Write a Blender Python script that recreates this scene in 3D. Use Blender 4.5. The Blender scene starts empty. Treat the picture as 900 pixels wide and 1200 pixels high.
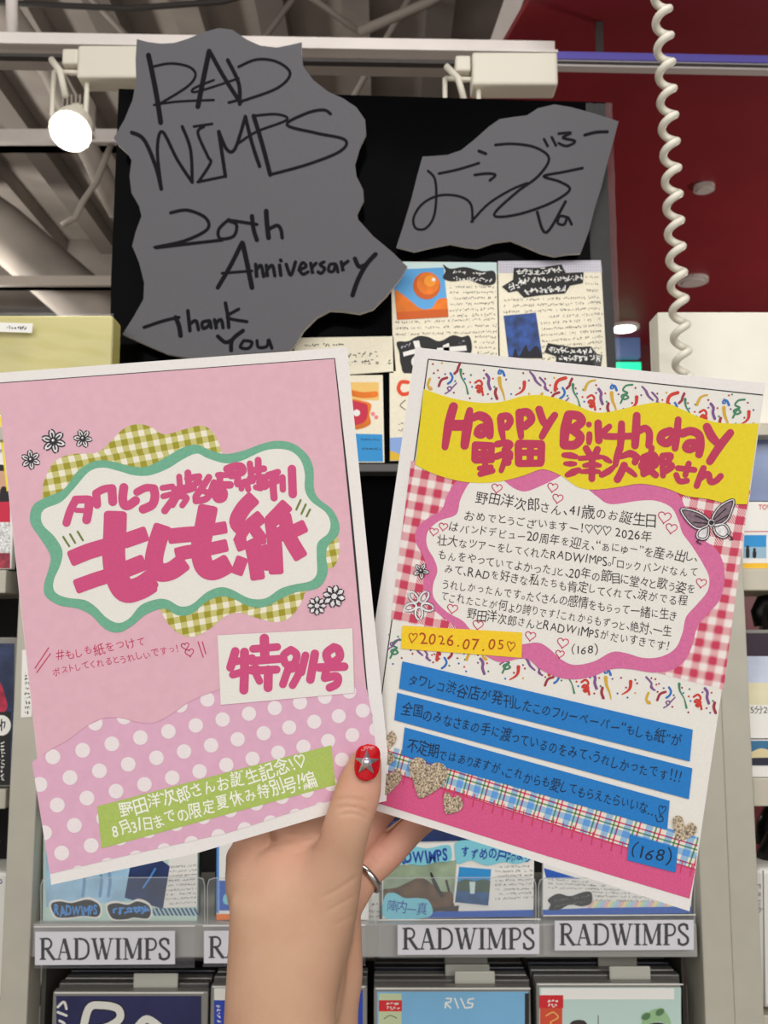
import bpy, bmesh, math, random
from mathutils import Vector, Matrix
from mathutils.geometry import tessellate_polygon

# ------------------------------------------------------------------ camera, world, lights, exposure
SC = bpy.context.scene
COL = SC.collection
random.seed(11)
FPX = 1100.0                      # focal length in pixels of a 900x1200 frame
PITCH = math.radians(7.0)
CAM = Vector((0, 0, 1.40))
FWD = Vector((0, math.cos(PITCH), math.sin(PITCH)))
UPV = Vector((0, -math.sin(PITCH), math.cos(PITCH)))
RGT = Vector((1, 0, 0))
cd = bpy.data.cameras.new('camera')
cam = bpy.data.objects.new('camera', cd); COL.objects.link(cam)
cam.location = CAM; cam.rotation_euler = (math.pi / 2 + PITCH, 0, 0)
cd.sensor_fit = 'VERTICAL'; cd.sensor_height = 36; cd.sensor_width = 27
cd.lens = FPX / 1200 * 36
cd.clip_start = 0.02
cd.dof.use_dof = True; cd.dof.focus_distance = 0.415; cd.dof.aperture_fstop = 30
SC.camera = cam
SC.view_settings.view_transform = 'Standard'
SC.view_settings.look = 'None'
SC.view_settings.gamma = 1.0
SC.view_settings.exposure = 0.0
SC.view_settings.use_curve_mapping = False

W = bpy.data.worlds.new('world'); SC.world = W; W.use_nodes = True
W.node_tree.nodes['Background'].inputs[0].default_value = (1.0, 0.985, 0.97, 1)
W.node_tree.nodes['Background'].inputs[1].default_value = 0.55

def area_light(name, loc, target, sx, sy, power, col=(1, 0.975, 0.95)):
    l = bpy.data.lights.new(name, 'AREA'); l.shape = 'RECTANGLE'; l.size = sx; l.size_y = sy
    l.energy = power; l.color = col
    o = bpy.data.objects.new(name, l); COL.objects.link(o); o.location = loc
    o.rotation_euler = (Vector(target) - Vector(loc)).to_track_quat('-Z', 'Y').to_euler()
    return o
# rows of shop ceiling lamps behind and above the camera
area_light('shop_ceiling_lamp', (-1.1, -1.9, 2.75), (0.0, 0.6, 1.3), 2.2, 1.6, 35)
area_light('shop_ceiling_lamp', (1.2, -2.1, 2.75), (0.0, 0.7, 1.3), 2.2, 1.6, 48)
area_light('shop_ceiling_lamp', (0.15, 0.30, 3.3), (0.1, 0.9, 1.2), 0.9, 0.35, 12)
def fill_point(loc, power, r=0.12):  # unseen point lights added to brighten the ceiling and red soffit
    l = bpy.data.lights.new('fill_light', 'POINT'); l.energy = power; l.shadow_soft_size = r; l.color = (1, 0.96, 0.9)
    o = bpy.data.objects.new('fill_light', l); COL.objects.link(o); o.location = loc
fill_point((-2.9, 3.6, 2.9), 85); fill_point((-2.6, 5.6, 3.2), 40); fill_point((2.2, 2.6, 1.7), 40); fill_point((-1.9, 1.5, 2.1), 14)

# ------------------------------------------------------------------ helpers: pixels of the photograph to places
def ray(px, py):
    return FWD + RGT * ((px - 450) / FPX) + UPV * ((600 - py) / FPX)
def P(px, py, Y):
    r = ray(px, py); return CAM + r * (Y / r.y)
def H(px, py, d):
    return CAM + ray(px, py) * d
def PZ(px, py, z):
    r = ray(px, py); return CAM + r * ((z - CAM.z) / r.z)
def proj(v):
    q = v - CAM; d = q.dot(FWD)
    return (450 + FPX * q.dot(RGT) / d, 600 - FPX * q.dot(UPV) / d, d)

class Plane:
    def __init__(s, p, n):
        s.p = Vector(p); s.n = Vector(n).normalized()
        if s.n.dot(FWD) > 0: s.n = -s.n
    def pt(s, px, py, lift=0.0):
        r = ray(px, py); t = (s.p - CAM).dot(s.n) / r.dot(s.n)
        return CAM + r * t + s.n * lift
def wall_plane(Y): return Plane((0, Y, 0), (0, -1, 0))

# ------------------------------------------------------------------ materials
MATS = {}
def lin(c): return tuple(((x / 255 + 0.055) / 1.055) ** 2.4 if x / 255 > 0.04045 else x / 255 / 12.92 for x in c)
def mat(name, rgb, rough=0.6, metal=0.0, grain=0.0, scale=400, spec=0.5, emit=0, alpha=None, trans=0, bump=0, bscale=60):
    if name in MATS: return MATS[name]
    m = bpy.data.materials.new(name); m.use_nodes = True; MATS[name] = m
    N, L = m.node_tree.nodes, m.node_tree.links
    b = N['Principled BSDF']; c = lin(rgb) + (1,)
    b.inputs['Base Color'].default_value = c
    b.inputs['Roughness'].default_value = rough; b.inputs['Metallic'].default_value = metal
    b.inputs['Specular IOR Level'].default_value = spec
    if emit:
        b.inputs['Emission Color'].default_value = c; b.inputs['Emission Strength'].default_value = emit
    if trans: b.inputs['Transmission Weight'].default_value = trans
    if alpha is not None: b.inputs['Alpha'].default_value = alpha
    if grain or bump:
        tc = N.new('ShaderNodeTexCoord'); nz = N.new('ShaderNodeTexNoise')
        nz.inputs['Scale'].default_value = scale; nz.inputs['Detail'].default_value = 3
        L.new(tc.outputs['Object'], nz.inputs['Vector'])
        if grain:
            hs = N.new('ShaderNodeMix'); hs.data_type = 'RGBA'
            hs.inputs['A'].default_value = tuple(min(1, x * (1 - grain)) for x in c[:3]) + (1,)
            hs.inputs['B'].default_value = tuple(min(1, x * (1 + grain)) for x in c[:3]) + (1,)
            mr = N.new('ShaderNodeMapRange'); mr.inputs['From Min'].default_value = 0.34; mr.inputs['From Max'].default_value = 0.66
            L.new(nz.outputs['Fac'], mr.inputs['Value']); L.new(mr.outputs['Result'], hs.inputs['Factor']); L.new(hs.outputs['Result'], b.inputs['Base Color'])
        if bump:
            nb = N.new('ShaderNodeTexNoise'); nb.inputs['Scale'].default_value = bscale; nb.inputs['Detail'].default_value = 4
            L.new(tc.outputs['Object'], nb.inputs['Vector'])
            bp = N.new('ShaderNodeBump'); bp.inputs['Strength'].default_value = bump; bp.inputs['Distance'].default_value = 0.002
            L.new(nb.outputs['Fac'], bp.inputs['Height']); L.new(bp.outputs['Normal'], b.inputs['Normal'])
    return m

def nmath(N, L, op, a, b=None, c=None):
    n = N.new('ShaderNodeMath'); n.operation = op
    for i, v in enumerate((a, b, c)):
        if v is None: continue
        if isinstance(v, (int, float)): n.inputs[i].default_value = v
        else: L.new(v, n.inputs[i])
    return n.outputs[0]

def gingham(name, dark, mid, light, angle, period, offs=(0, 0), hatch=0):
    """woven check printed on paper, in the print's own UV (1 unit = 100 px)"""
    m = bpy.data.materials.new(name); m.use_nodes = True; MATS[name] = m
    N, L = m.node_tree.nodes, m.node_tree.links; b = N['Principled BSDF']
    b.inputs['Roughness'].default_value = 0.7
    tc = N.new('ShaderNodeUVMap'); mp = N.new('ShaderNodeMapping')
    mp.inputs['Rotation'].default_value = (0, 0, math.radians(angle)); mp.inputs['Scale'].default_value = (1, 1, 1)
    L.new(tc.outputs['UV'], mp.inputs['Vector'])
    sp = N.new('ShaderNodeSeparateXYZ'); L.new(mp.outputs['Vector'], sp.inputs[0])
    k = 100.0 / period
    def stripe(o, off): return nmath(N, L, 'LESS_THAN', nmath(N, L, 'FRACT', nmath(N, L, 'MULTIPLY_ADD', o, k, off + 50)), 0.52)
    u = stripe(sp.outputs[0], offs[0]); v = stripe(sp.outputs[1], offs[1])
    both = nmath(N, L, 'MULTIPLY', u, v); anyv = nmath(N, L, 'MAXIMUM', u, v)
    if hatch:
        dsum = nmath(N, L, 'ADD', sp.outputs[0], sp.outputs[1])
        hh = nmath(N, L, 'LESS_THAN', nmath(N, L, 'FRACT', nmath(N, L, 'MULTIPLY_ADD', dsum, hatch, 50.0)), 0.55)
        half = nmath(N, L, 'MULTIPLY', anyv, hh)
    else: half = anyv
    m1 = N.new('ShaderNodeMix'); m1.data_type = 'RGBA'; m2 = N.new('ShaderNodeMix'); m2.data_type = 'RGBA'
    m1.inputs['A'].default_value = lin(light) + (1,); m1.inputs['B'].default_value = lin(mid) + (1,)
    L.new(half, m1.inputs['Factor'])
    m2.inputs['B'].default_value = lin(dark) + (1,)
    L.new(m1.outputs['Result'], m2.inputs['A']); L.new(both, m2.inputs['Factor'])
    L.new(m2.outputs['Result'], b.inputs['Base Color'])
    return m

# ------------------------------------------------------------------ mesh builder
class MB:
    def __init__(s): s.v = []; s.f = []; s.m = []; s.uv = {}; s.mats = []; s.k = 0
    def mi(s, m):
        if m not in s.mats: s.mats.append(m)
        return s.mats.index(m)
    def add(s, vs, fs, m, uvs=None):
        o = len(s.v); s.v += [Vector(v) for v in vs]; k = s.mi(m)
        if uvs:
            for i, u in enumerate(uvs): s.uv[o + i] = u
        for f in fs: s.f.append([o + i for i in f]); s.m.append(k)
    def box(s, a, b, m, bev=0.0):
        a = Vector(a); b = Vector(b)
        lo = Vector((min(a[i], b[i]) for i in range(3))); hi = Vector((max(a[i], b[i]) for i in range(3)))
        if bev <= 0:
            vs = [(x, y, z) for x in (lo.x, hi.x) for y in (lo.y, hi.y) for z in (lo.z, hi.z)]
            s.add(vs, [(0, 1, 3, 2), (4, 6, 7, 5), (0, 4, 5, 1), (2, 3, 7, 6), (0, 2, 6, 4), (1, 5, 7, 3)], m); return
        bm = bmesh.new(); bmesh.ops.create_cube(bm, size=1)
        d = hi - lo; c = (hi + lo) / 2
        for v in bm.verts: v.co = Vector((v.co.x * d.x, v.co.y * d.y, v.co.z * d.z)) + c
        bmesh.ops.bevel(bm, geom=bm.edges[:], offset=min(bev, min(d) * 0.45), segments=2, affect='EDGES', profile=0.5)
        s.bm(bm, m)
    def bm(s, bm, m):
        bm.verts.ensure_lookup_table(); bm.verts.index_update()
        s.add([v.co for v in bm.verts], [[v.index for v in f.verts] for f in bm.faces], m); bm.free()
    def tube(s, pts, r, m, n=10, ecc=None, cap=True):
        """round bar through points; r a number or a list; ecc = (list of 2nd radii, direction of it)"""
        pts = [Vector(p) for p in pts]; k = len(pts)
        rs = r if isinstance(r, (list, tuple)) else [r] * k
        vs = []; fs = []; prev = None
        for i, p in enumerate(pts):
            t = (pts[min(i + 1, k - 1)] - pts[max(i - 1, 0)]).normalized()
            if ecc: a = (ecc[1] - t * ecc[1].dot(t)).normalized(); rb = ecc[0][i]
            else:
                if prev is None: prev = Vector((0, 0, 1)) if abs(t.z) < 0.9 else Vector((1, 0, 0))
                a = (prev - t * prev.dot(t)).normalized(); prev = a; rb = rs[i]
            b = t.cross(a)
            for j in range(n):
                th = 2 * math.pi * j / n
                vs.append(p + a * (rb * math.cos(th)) + b * (rs[i] * math.sin(th)))
        for i in range(k - 1):
            for j in range(n):
                fs.append((i * n + j, i * n + (j + 1) % n, (i + 1) * n + (j + 1) % n, (i + 1) * n + j))
        if cap: fs.append(list(range(n))[::-1]); fs.append([(k - 1) * n + j for j in range(n)])
        s.add(vs, fs, m)
    def prism(s, pl, pts, thick, m, lift=0.0, edge=None):
        """plate of an outline given in pixels on a plane, with real thickness away from the viewer"""
        n = len(pts); fr = [pl.pt(x, y, lift) for x, y in pts]; bk = [v - pl.n * thick for v in fr]
        tr = tessellate_polygon([[Vector((x, y, 0)) for x, y in pts]])
        s.add(fr, [orient(fr, t, pl.n) for t in tr], m, [(x / 100, -y / 100) for x, y in pts])
        s.add(bk, [orient(bk, t, -pl.n) for t in tr], edge or m)
        s.add(fr + bk, [(i, (i + 1) % n, n + (i + 1) % n, n + i) for i in range(n)], edge or m)
    def flat(s, pl, pts, m, lift, holes=()):
        loops = [pts] + list(holes)
        if len(pts) < 3: return
        tr = tessellate_polygon([[Vector((x, y, 0)) for x, y in lp] for lp in loops])
        al = [q for lp in loops for q in lp]
        vs = [pl.pt(x, y, lift) for x, y in al]
        s.add(vs, [orient(vs, t, pl.n) for t in tr], m, [(x / 100, -y / 100) for x, y in al])
    def ink(s, pl, pts, w, m, lift, smooth=True, closed=False, cap='round'):
        s.k = (s.k + 1) % 24; lift += s.k * 2.6e-6
        for ip, poly in enumerate(ribbon(pts, w, smooth, closed, cap)):
            vs = [pl.pt(x, y, lift + min(ip, 40) * 5e-7) for x, y in poly]
            s.add(vs, [orient(vs, tuple(range(len(vs))), pl.n)], m, [(x / 100, -y / 100) for x, y in poly])
    def build(s, name, parent=None, loc=None, smooth=False):
        me = bpy.data.meshes.new(name)
        if loc is None:
            if parent is not None: loc = None
            elif s.v:
                xs = [v.x for v in s.v]; ys = [v.y for v in s.v]; zs = [v.z for v in s.v]
                loc = Vector(((min(xs) + max(xs)) / 2, (min(ys) + max(ys)) / 2, min(zs)))
        off = Vector(loc) if loc is not None else wloc(parent)
        me.from_pydata([v - off for v in s.v], [], s.f)
        for m in s.mats: me.materials.append(m)
        me.polygons.foreach_set('material_index', s.m)
        if s.uv:
            ul = me.uv_layers.new(name='UVMap'); d = ul.data
            for lp in me.loops:
                u = s.uv.get(lp.vertex_index)
                if u: d[lp.index].uv = u
        if smooth: me.polygons.foreach_set('use_smooth', [True] * len(me.polygons))
        me.update()
        o = bpy.data.objects.new(name, me); COL.objects.link(o)
        if parent is not None:
            o.parent = parent
            if loc is not None: o.location = Vector(loc) - wloc(parent)
        else: o.location = off
        return o
def wloc(o):
    v = Vector((0, 0, 0))
    while o is not None: v = v + o.location; o = o.parent
    return v
def orient(vs, t, n):
    a, b, c = vs[t[0]], vs[t[1]], vs[t[2]]
    nn = (b - a).cross(c - a)
    if len(t) > 3 and nn.length < 1e-14: nn = (vs[t[1]] - a).cross(vs[t[-1]] - a)
    return tuple(t) if nn.dot(n) > 0 else tuple(reversed(t))
def empty(name, loc):
    o = bpy.data.objects.new(name, None); o.empty_display_size = 0.05; COL.objects.link(o); o.location = loc; return o
def tag(o, label=None, cat=None, group=None, kind=None):
    if label: o['label'] = label
    if cat: o['category'] = cat
    if group: o['group'] = group
    if kind: o['kind'] = kind
    return o

# ------------------------------------------------------------------ 2D drawing
def spline(pts, closed=False, k=6):
    n = len(pts)
    if n < 3: return list(pts)
    out = []
    for i in range(n if closed else n - 1):
        if closed: a, b, c, d = pts[(i - 1) % n], pts[i], pts[(i + 1) % n], pts[(i + 2) % n]
        else: a, b, c, d = pts[max(i - 1, 0)], pts[i], pts[i + 1], pts[min(i + 2, n - 1)]
        for j in range(k):
            t = j / k; t2 = t * t; t3 = t2 * t
            out.append(tuple(0.5 * (2 * b[q] + (c[q] - a[q]) * t + (2 * a[q] - 5 * b[q] + 4 * c[q] - d[q]) * t2 + (3 * b[q] - a[q] - 3 * c[q] + d[q]) * t3) for q in (0, 1)))
    if not closed: out.append(tuple(pts[-1]))
    return out
def disc(x, y, r, n=14, ry=None, rot=0):
    ry = ry or r; c, s = math.cos(rot), math.sin(rot); o = []
    for i in range(n):
        a = 2 * math.pi * i / n; u, v = r * math.cos(a), ry * math.sin(a)
        o.append((x + u * c - v * s, y + u * s + v * c))
    return o
def ribbon(pts, w, smooth=True, closed=False, cap='round'):
    wl = list(w) if isinstance(w, (list, tuple)) else None
    if smooth and len(pts) > 2:
        k = 6; q = spline(pts, closed, k)
    else: k = 1; q = list(pts)
    def wid(i):
        if wl is None: return w / 2
        t = i / max(1, len(q) - 1) * (len(wl) - 1); a = int(min(t, len(wl) - 2)); f = t - a
        return (wl[a] * (1 - f) + wl[a + 1] * f) / 2
    n = len(q); out = []; side = []
    if n < 2: return [disc(q[0][0], q[0][1], wid(0))]
    if cap == 'square':                      # blunt marker end
        q = list(q)
        for e, i2 in ((0, 1), (-1, -2)):
            dx, dy = q[e][0] - q[i2][0], q[e][1] - q[i2][1]; l = math.hypot(dx, dy) or 1
            r = wid(0) * 0.0
            q[e] = (q[e][0] + dx / l * r, q[e][1] + dy / l * r)
    for i in range(n):
        if closed: a, b = q[(i - 1) % n], q[(i + 1) % n]
        else: a, b = q[max(i - 1, 0)], q[min(i + 1, n - 1)]
        dx, dy = b[0] - a[0], b[1] - a[1]; l = math.hypot(dx, dy) or 1e-6
        side.append((-dy / l, dx / l))
    if smooth or len(q) == 2:
        L_ = [(q[i][0] + side[i][0] * wid(i), q[i][1] + side[i][1] * wid(i)) for i in range(n)]
        R_ = [(q[i][0] - side[i][0] * wid(i), q[i][1] - side[i][1] * wid(i)) for i in range(n)]
        for i in range(n if closed else n - 1):
            j = (i + 1) % n; out.append([L_[i], L_[j], R_[j], R_[i]])
    else:
        for i in range(n - 1):
            dx, dy = q[i + 1][0] - q[i][0], q[i + 1][1] - q[i][1]; l = math.hypot(dx, dy) or 1e-6
            sx, sy = -dy / l * wid(i), dx / l * wid(i)
            out.append([(q[i][0] + sx, q[i][1] + sy), (q[i + 1][0] + sx, q[i + 1][1] + sy), (q[i + 1][0] - sx, q[i + 1][1] - sy), (q[i][0] - sx, q[i][1] - sy)])
            if 0 < i: out.append(disc(q[i][0], q[i][1], wid(i), 12))
    if not closed:
        if cap == 'round':
            nn = 6 if wid(0) < 4 else 10
            for e, i2, r in ((0, 1, wid(0)), (-1, -2, wid(n - 1))):
                a0 = math.atan2(q[e][1] - q[i2][1], q[e][0] - q[i2][0])
                out.append([(q[e][0] + r * math.cos(a0 - math.pi / 2 + math.pi * t / nn), q[e][1] + r * math.sin(a0 - math.pi / 2 + math.pi * t / nn)) for t in range(nn + 1)])
        elif cap == 'square':
            for e, i2 in ((0, 1), (-1, -2)):
                dx, dy = q[e][0] - q[i2][0], q[e][1] - q[i2][1]; l = math.hypot(dx, dy) or 1
                ux, uy = dx / l, dy / l; r = wid(0 if e == 0 else n - 1); c = r * 0.35
                pl = []
                for k2, (u, v) in enumerate(((0.0, r), (c * 0.3, r), (c * 0.85, r * 0.85), (c, r * 0.6), (c, -r * 0.6), (c * 0.85, -r * 0.85), (c * 0.3, -r), (0.0, -r))):
                    pl.append((q[e][0] + ux * u - uy * v, q[e][1] + uy * u + ux * v))
                out.append(pl)
    return out
def Z(ox, oy, s):
    return lambda *p: [(ox + x / s, oy + y / s) for x, y in p]
def area2(p): return sum(p[i][0] * p[(i + 1) % len(p)][1] - p[(i + 1) % len(p)][0] * p[i][1] for i in range(len(p)))
def clip(subject, convex):
    """keep of subject what lies inside a convex outline"""
    if area2(convex) < 0: convex = convex[::-1]
    out = list(subject)
    for i in range(len(convex)):
        a, b = convex[i], convex[(i + 1) % len(convex)]; inp = out; out = []
        if not inp: break
        def ins(p): return (b[0] - a[0]) * (p[1] - a[1]) - (b[1] - a[1]) * (p[0] - a[0]) >= 0
        def cut(p, q):
            dx, dy = b[0] - a[0], b[1] - a[1]
            d1 = dx * (p[1] - a[1]) - dy * (p[0] - a[0]); d2 = dx * (q[1] - a[1]) - dy * (q[0] - a[0]); t = d1 / (d1 - d2)
            return (p[0] + (q[0] - p[0]) * t, p[1] + (q[1] - p[1]) * t)
        s_ = inp[-1]
        for e in inp:
            if ins(e):
                if not ins(s_): out.append(cut(s_, e))
                out.append(e)
            elif ins(s_): out.append(cut(s_, e))
            s_ = e
    ded = []
    for p in out:
        if not ded or math.hypot(p[0] - ded[-1][0], p[1] - ded[-1][1]) > 0.02: ded.append(p)
    return ded
def heart(x, y, w, rot=0):
    pts = []
    for i in range(40):
        t = 2 * math.pi * i / 40
        u = 16 * math.sin(t) ** 3; v = -(13 * math.cos(t) - 5 * math.cos(2 * t) - 2 * math.cos(3 * t) - math.cos(4 * t))
        pts.append((u * w / 32, v * w / 32))
    c, s = math.cos(rot), math.sin(rot)
    return [(x + u * c - v * s, y + u * s + v * c) for u, v in pts]

GL = {}
def glyph(ch, bold):
    key = (ch, bold)
    if key in GL: return GL[key]
    c = bpy.data.curves.new('glyph', 'FONT'); c.body = ch; c.size = 1; c.offset = bold; c.resolution_u = 3
    o = bpy.data.objects.new('glyph', c); COL.objects.link(o)
    bpy.context.view_layer.update()
    me = o.evaluated_get(bpy.context.evaluated_depsgraph_get()).to_mesh()
    vs = [(v.co.x, v.co.y) for v in me.vertices]; fs = [tuple(p.vertices) for p in me.polygons]
    bpy.data.objects.remove(o); bpy.data.curves.remove(c)
    if vs: x0 = min(v[0] for v in vs); x1 = max(v[0] for v in vs)
    else: x0, x1 = 0, 0.28
    GL[key] = (vs, fs, x0, x1); return GL[key]
def write(mb, pl, text, a, b, h, m, lift, bold=0.0, jit=0.10, gap=0.12):
    """handwriting whose characters run from pixel a to pixel b (mid-height line), h = em height in pixels"""
    rnd = random.Random(text); cells = []; x = 0
    for ch in text:
        if ch == ' ': x += 0.3; continue
        vs, fs, x0, x1 = glyph(ch, bold)
        if vs and x1 - x0 < 0.3: pad = (0.3 - x1 + x0) / 2; x0, x1 = x0 - pad, x1 + pad
        asc = ord(ch) < 128
        cells.append((vs, fs, x0, x1, x, 0x3040 < ord(ch) < 0x3100)); x += (x1 - x0) + gap
    tot = x - gap
    dx, dy = b[0] - a[0], b[1] - a[1]; Ln = math.hypot(dx, dy); ux, uy = dx / Ln, dy / Ln
    k = Ln / tot
    for vs, fs, x0, x1, xo, kana in cells:
        if not vs: continue
        r = rnd.uniform(-jit, jit) * 1.6; sc = (0.86 if kana else 1.04) * (1 + rnd.uniform(-jit, jit) * 1.4); oy = rnd.uniform(-jit, jit) * 1.2 - (0.05 if kana else 0); sk = rnd.uniform(-jit, jit) * 1.5; c, s = math.cos(r), math.sin(r)
        cx = (x0 + x1) / 2; out = []
        for gx, gy in vs:
            u = (gx - cx) * sc + sk * (gy - 0.37); v = (gy - 0.37) * sc
            u, v = u * c - v * s, u * s + v * c
            lx = (xo + (x1 - x0) / 2 + u) * k; ly = (v + oy) * h
            out.append((a[0] + ux * lx + uy * ly, a[1] + uy * lx - ux * ly))
        p3 = [pl.pt(px, py, lift) for px, py in out]
        mb.add(p3, [orient(p3, f, pl.n) for f in fs], m)
def scrawl(mb, pl, a, b, h, m, lift, w=0.9, seed=0, fill=0.9):
    """writing too small to read: short pen strokes along a line"""
    rnd = random.Random(seed); dx, dy = b[0] - a[0], b[1] - a[1]; Ln = math.hypot(dx, dy); ux, uy = dx / Ln, dy / Ln
    x = 0
    while x < Ln:
        cw = h * rnd.uniform(0.6, 1.0)
        if rnd.random() < fill:
            for q in range(rnd.choice((2, 3, 3))):
                p = []
                for e in range(2):
                    lx = x + rnd.uniform(0, cw * 0.85); ly = rnd.uniform(-h / 2, h / 2)
                    p.append((a[0] + ux * lx - uy * ly, a[1] + uy * lx + ux * ly))
                if q == 0: p = [(p[0][0], (p[0][1] + p[1][1]) / 2), (p[1][0] + cw * .3, (p[0][1] + p[1][1]) / 2)]
                mb.ink(pl, p, w, m, lift, cap='none')
        x += cw
# ------------------------------------------------------------------ the two hand-held flyers
def cam_plane(cx, cy, d, a, b):
    return Plane(H(cx, cy, d), RGT * a + UPV * b - FWD)
PL = cam_plane(230.8, 704.4, 0.40203 * 0.985, 0.38304, -0.03095)
PR = cam_plane(647, 715.75, 0.39345 * 1.02, -0.42735, 0.0206)
LY = 8.0e-5
white_paper = mat('white_paper', (236, 232, 228), 0.75, grain=0.02, scale=900)
print_white = mat('print_white', (234, 231, 223), 0.75, grain=0.03, scale=1500)
pink_print = mat('pink_print', (226, 179, 192), 0.75, grain=0.028, scale=260)
dot_pink = mat('dot_panel_pink', (224, 174, 198), 0.75, grain=0.028, scale=260)
dot_white = mat('dot_white', (238, 228, 229), 0.75, grain=0.02, scale=900)
hot_pink = mat('magenta_ink', (208, 78, 128), 0.7, grain=0.05, scale=1500)
green_frame = mat('mint_print', (112, 176, 146), 0.7, grain=0.06, scale=900)
line_black = mat('border_line_black', (40, 38, 40), 0.7)
olive_ink = mat('olive_ink', (112, 128, 60), 0.7)
red_pen = mat('crimson_pen', (196, 44, 92), 0.7)
strip_green = mat('lime_strip', (174, 196, 98), 0.7, grain=0.05, scale=900)
pen_white = mat('white_pen', (246, 246, 232), 0.7)
silver_print = mat('silver_print', (228, 225, 226), 0.4, grain=0.18, scale=700)
dark_print = mat('charcoal_print', (34, 30, 38), 0.6)
fold_shade = mat('fold_line_pink', (206, 150, 176), 0.8)

def gcheck(name, dark, mid, light, ang, period, centre, fr, hatch=0):
    a = math.radians(-ang); x, y = centre[0] / 100, -centre[1] / 100
    u = x * math.cos(a) - y * math.sin(a); v = x * math.sin(a) + y * math.cos(a); k = 100.0 / period
    return gingham(name, dark, mid, light, -ang, period, ((fr - u * k) % 1, (fr - v * k) % 1), hatch)
olive_check = gcheck('olive_gingham', (160, 152, 38), (202, 196, 122), (240, 234, 214), 10.8, 14.4, (151.2, 510.1), 0.76)
red_check = gcheck('crimson_gingham', (204, 62, 92), (206, 72, 100), (240, 230, 224), -11, 18.6, (498.7, 557), 0.26, hatch=33)

# ---- left flyer -------------------------------------------------
m = MB()
m.prism(PL, [(-3.5, 437), (200, 421.8), (406.7, 406.7), (434, 680), (460, 937), (382, 955), (230, 1000), (60, 1037), (22, 690), (6, 540)], 0.0004, white_paper)
m.flat(PL, [(-3, 449), (392, 420), (418.5, 680), (430, 808), (436, 840), (446, 925), (376, 941), (267, 976), (150, 1002), (58.5, 1024), (23.5, 700), (7, 545)], pink_print, LY)
m.ink(PL, [(-3, 449), (392, 420)], 0.9, line_black, LY * 1.5, smooth=False, cap='none')
m.ink(PL, [(392, 420), (408, 570), (418.5, 680), (430, 808), (436, 840)], [1.0, 2.4, 2.6, 1.4, 0.9], line_black, LY * 1.5, cap='none')
dots = [(37.5, 893), (50.7, 884), (65, 875), (80, 867), (101, 851), (120, 842), (141, 841), (160, 846), (181, 847), (205, 834), (219, 824), (235, 816), (257, 808), (330, 795), (415, 801), (430, 808), (436, 840), (446, 925), (376, 941), (267, 976), (150, 1002), (58.5, 1024)]
m.flat(PL, dots, dot_pink, LY * 2)
m.ink(PL, dots[1:13], 0.6, fold_shade, LY * 3.2)
A0 = PL.pt(61.9, 886.7); A1 = (PL.pt(229.3, 849.9) - A0) / 5; B1 = PL.pt(82, 911) - A0
for i in range(-8, 22):
    for j in range(-12, 16):
        c = A0 + A1 * i + B1 * j
        px, py, _ = proj(c)
        if not (20 < px < 470 and 780 < py < 1060): continue
        q = clip(dots, disc(px, py, 8.9 - px * 0.0016, 20))
        if len(q) > 2: m.flat(PL, q, dot_white, LY * 3)
flyL = m.build('pink_flyer')
tag(flyL, 'pink polka-dot flyer with a mint cloud frame, held at left in front of thumb tip', 'flyer', 'handmade flyers held up in the hand')

m = MB()
m.flat(PL, spline([(45, 600), (49, 584), (52, 563), (64, 541), (85, 532), (112, 531), (128, 519), (144, 503), (160, 497), (176, 500), (192, 509), (213, 504), (232, 499), (243, 501), (253, 512), (260, 531), (262, 550), (200, 580), (100, 610)], True, 4), olive_check, LY * 2)
m.flat(PL, spline([(185, 705), (188, 715), (197, 731), (211, 743), (227, 746), (247, 736), (264, 722), (281, 718), (297, 723), (322, 729), (339, 724), (350, 711), (356, 697), (350, 680), (200, 690)], True, 4), olive_check, LY * 2)
m.flat(PL, spline([(385, 620), (396, 631), (397.5, 648), (392, 663), (384, 666), (372, 660), (372, 630)], True, 4), olive_check, LY * 2)
outer = spline([(35, 605), (39, 592), (51, 584), (75, 573), (91, 552), (112, 540), (133, 541), (152, 546), (171, 547), (192, 537), (213, 525), (230, 521), (245, 527), (264, 532), (285, 528), (307, 520), (325, 516.5), (344, 520), (360, 533), (367, 549), (367.5, 571), (373, 584), (389, 597), (397, 613), (396, 627), (384, 640), (382, 653), (384, 669), (378, 684), (367, 691), (347, 694), (330.5, 701), (311, 711), (292, 710.5), (272, 701), (258, 699), (242, 705), (225, 719), (208, 721), (192, 713), (171, 720), (155, 733), (139, 741), (123, 737), (107, 721), (91, 713), (69, 709), (53, 698), (52, 683), (57, 667), (59, 651), (48, 632), (37, 616)], True, 4)
inner = spline([(48, 605), (53, 596), (72, 588), (88, 571), (104, 553), (120, 548), (139, 552), (157, 557), (176, 557), (197, 549), (213, 539), (230, 531.5), (243, 537), (264, 543), (283, 540), (307, 529), (325, 526), (341, 529), (352, 539), (357, 555), (357, 573), (364, 587), (381, 600), (387, 613), (384, 625), (372, 636), (371, 653), (371, 672), (363, 681), (344, 685), (328, 690), (311, 701), (292, 701), (272, 691), (258, 688), (242, 694), (225, 708), (211, 710.5), (197, 703), (184, 702), (165, 709), (152, 724), (139, 730), (125, 724), (112, 711), (99, 703), (77, 700), (64, 693), (63, 680), (71, 661), (73, 645), (64, 629), (51, 616)], True, 4)
m.flat(PL, outer, green_frame, LY * 3); m.flat(PL, inner, print_white, LY * 4)
for l in ([(74, 629), (81, 640)], [(82, 626), (88, 636)], [(91, 623), (97, 633)], [(352, 586), (347, 597)], [(358, 591), (353, 602)], [(363, 597), (359, 605)]):
    m.ink(PL, l, 2.4, olive_ink, LY * 5)
tag(m.build('cloud_frame', flyL), 'mint wavy frame over olive gingham')

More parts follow.
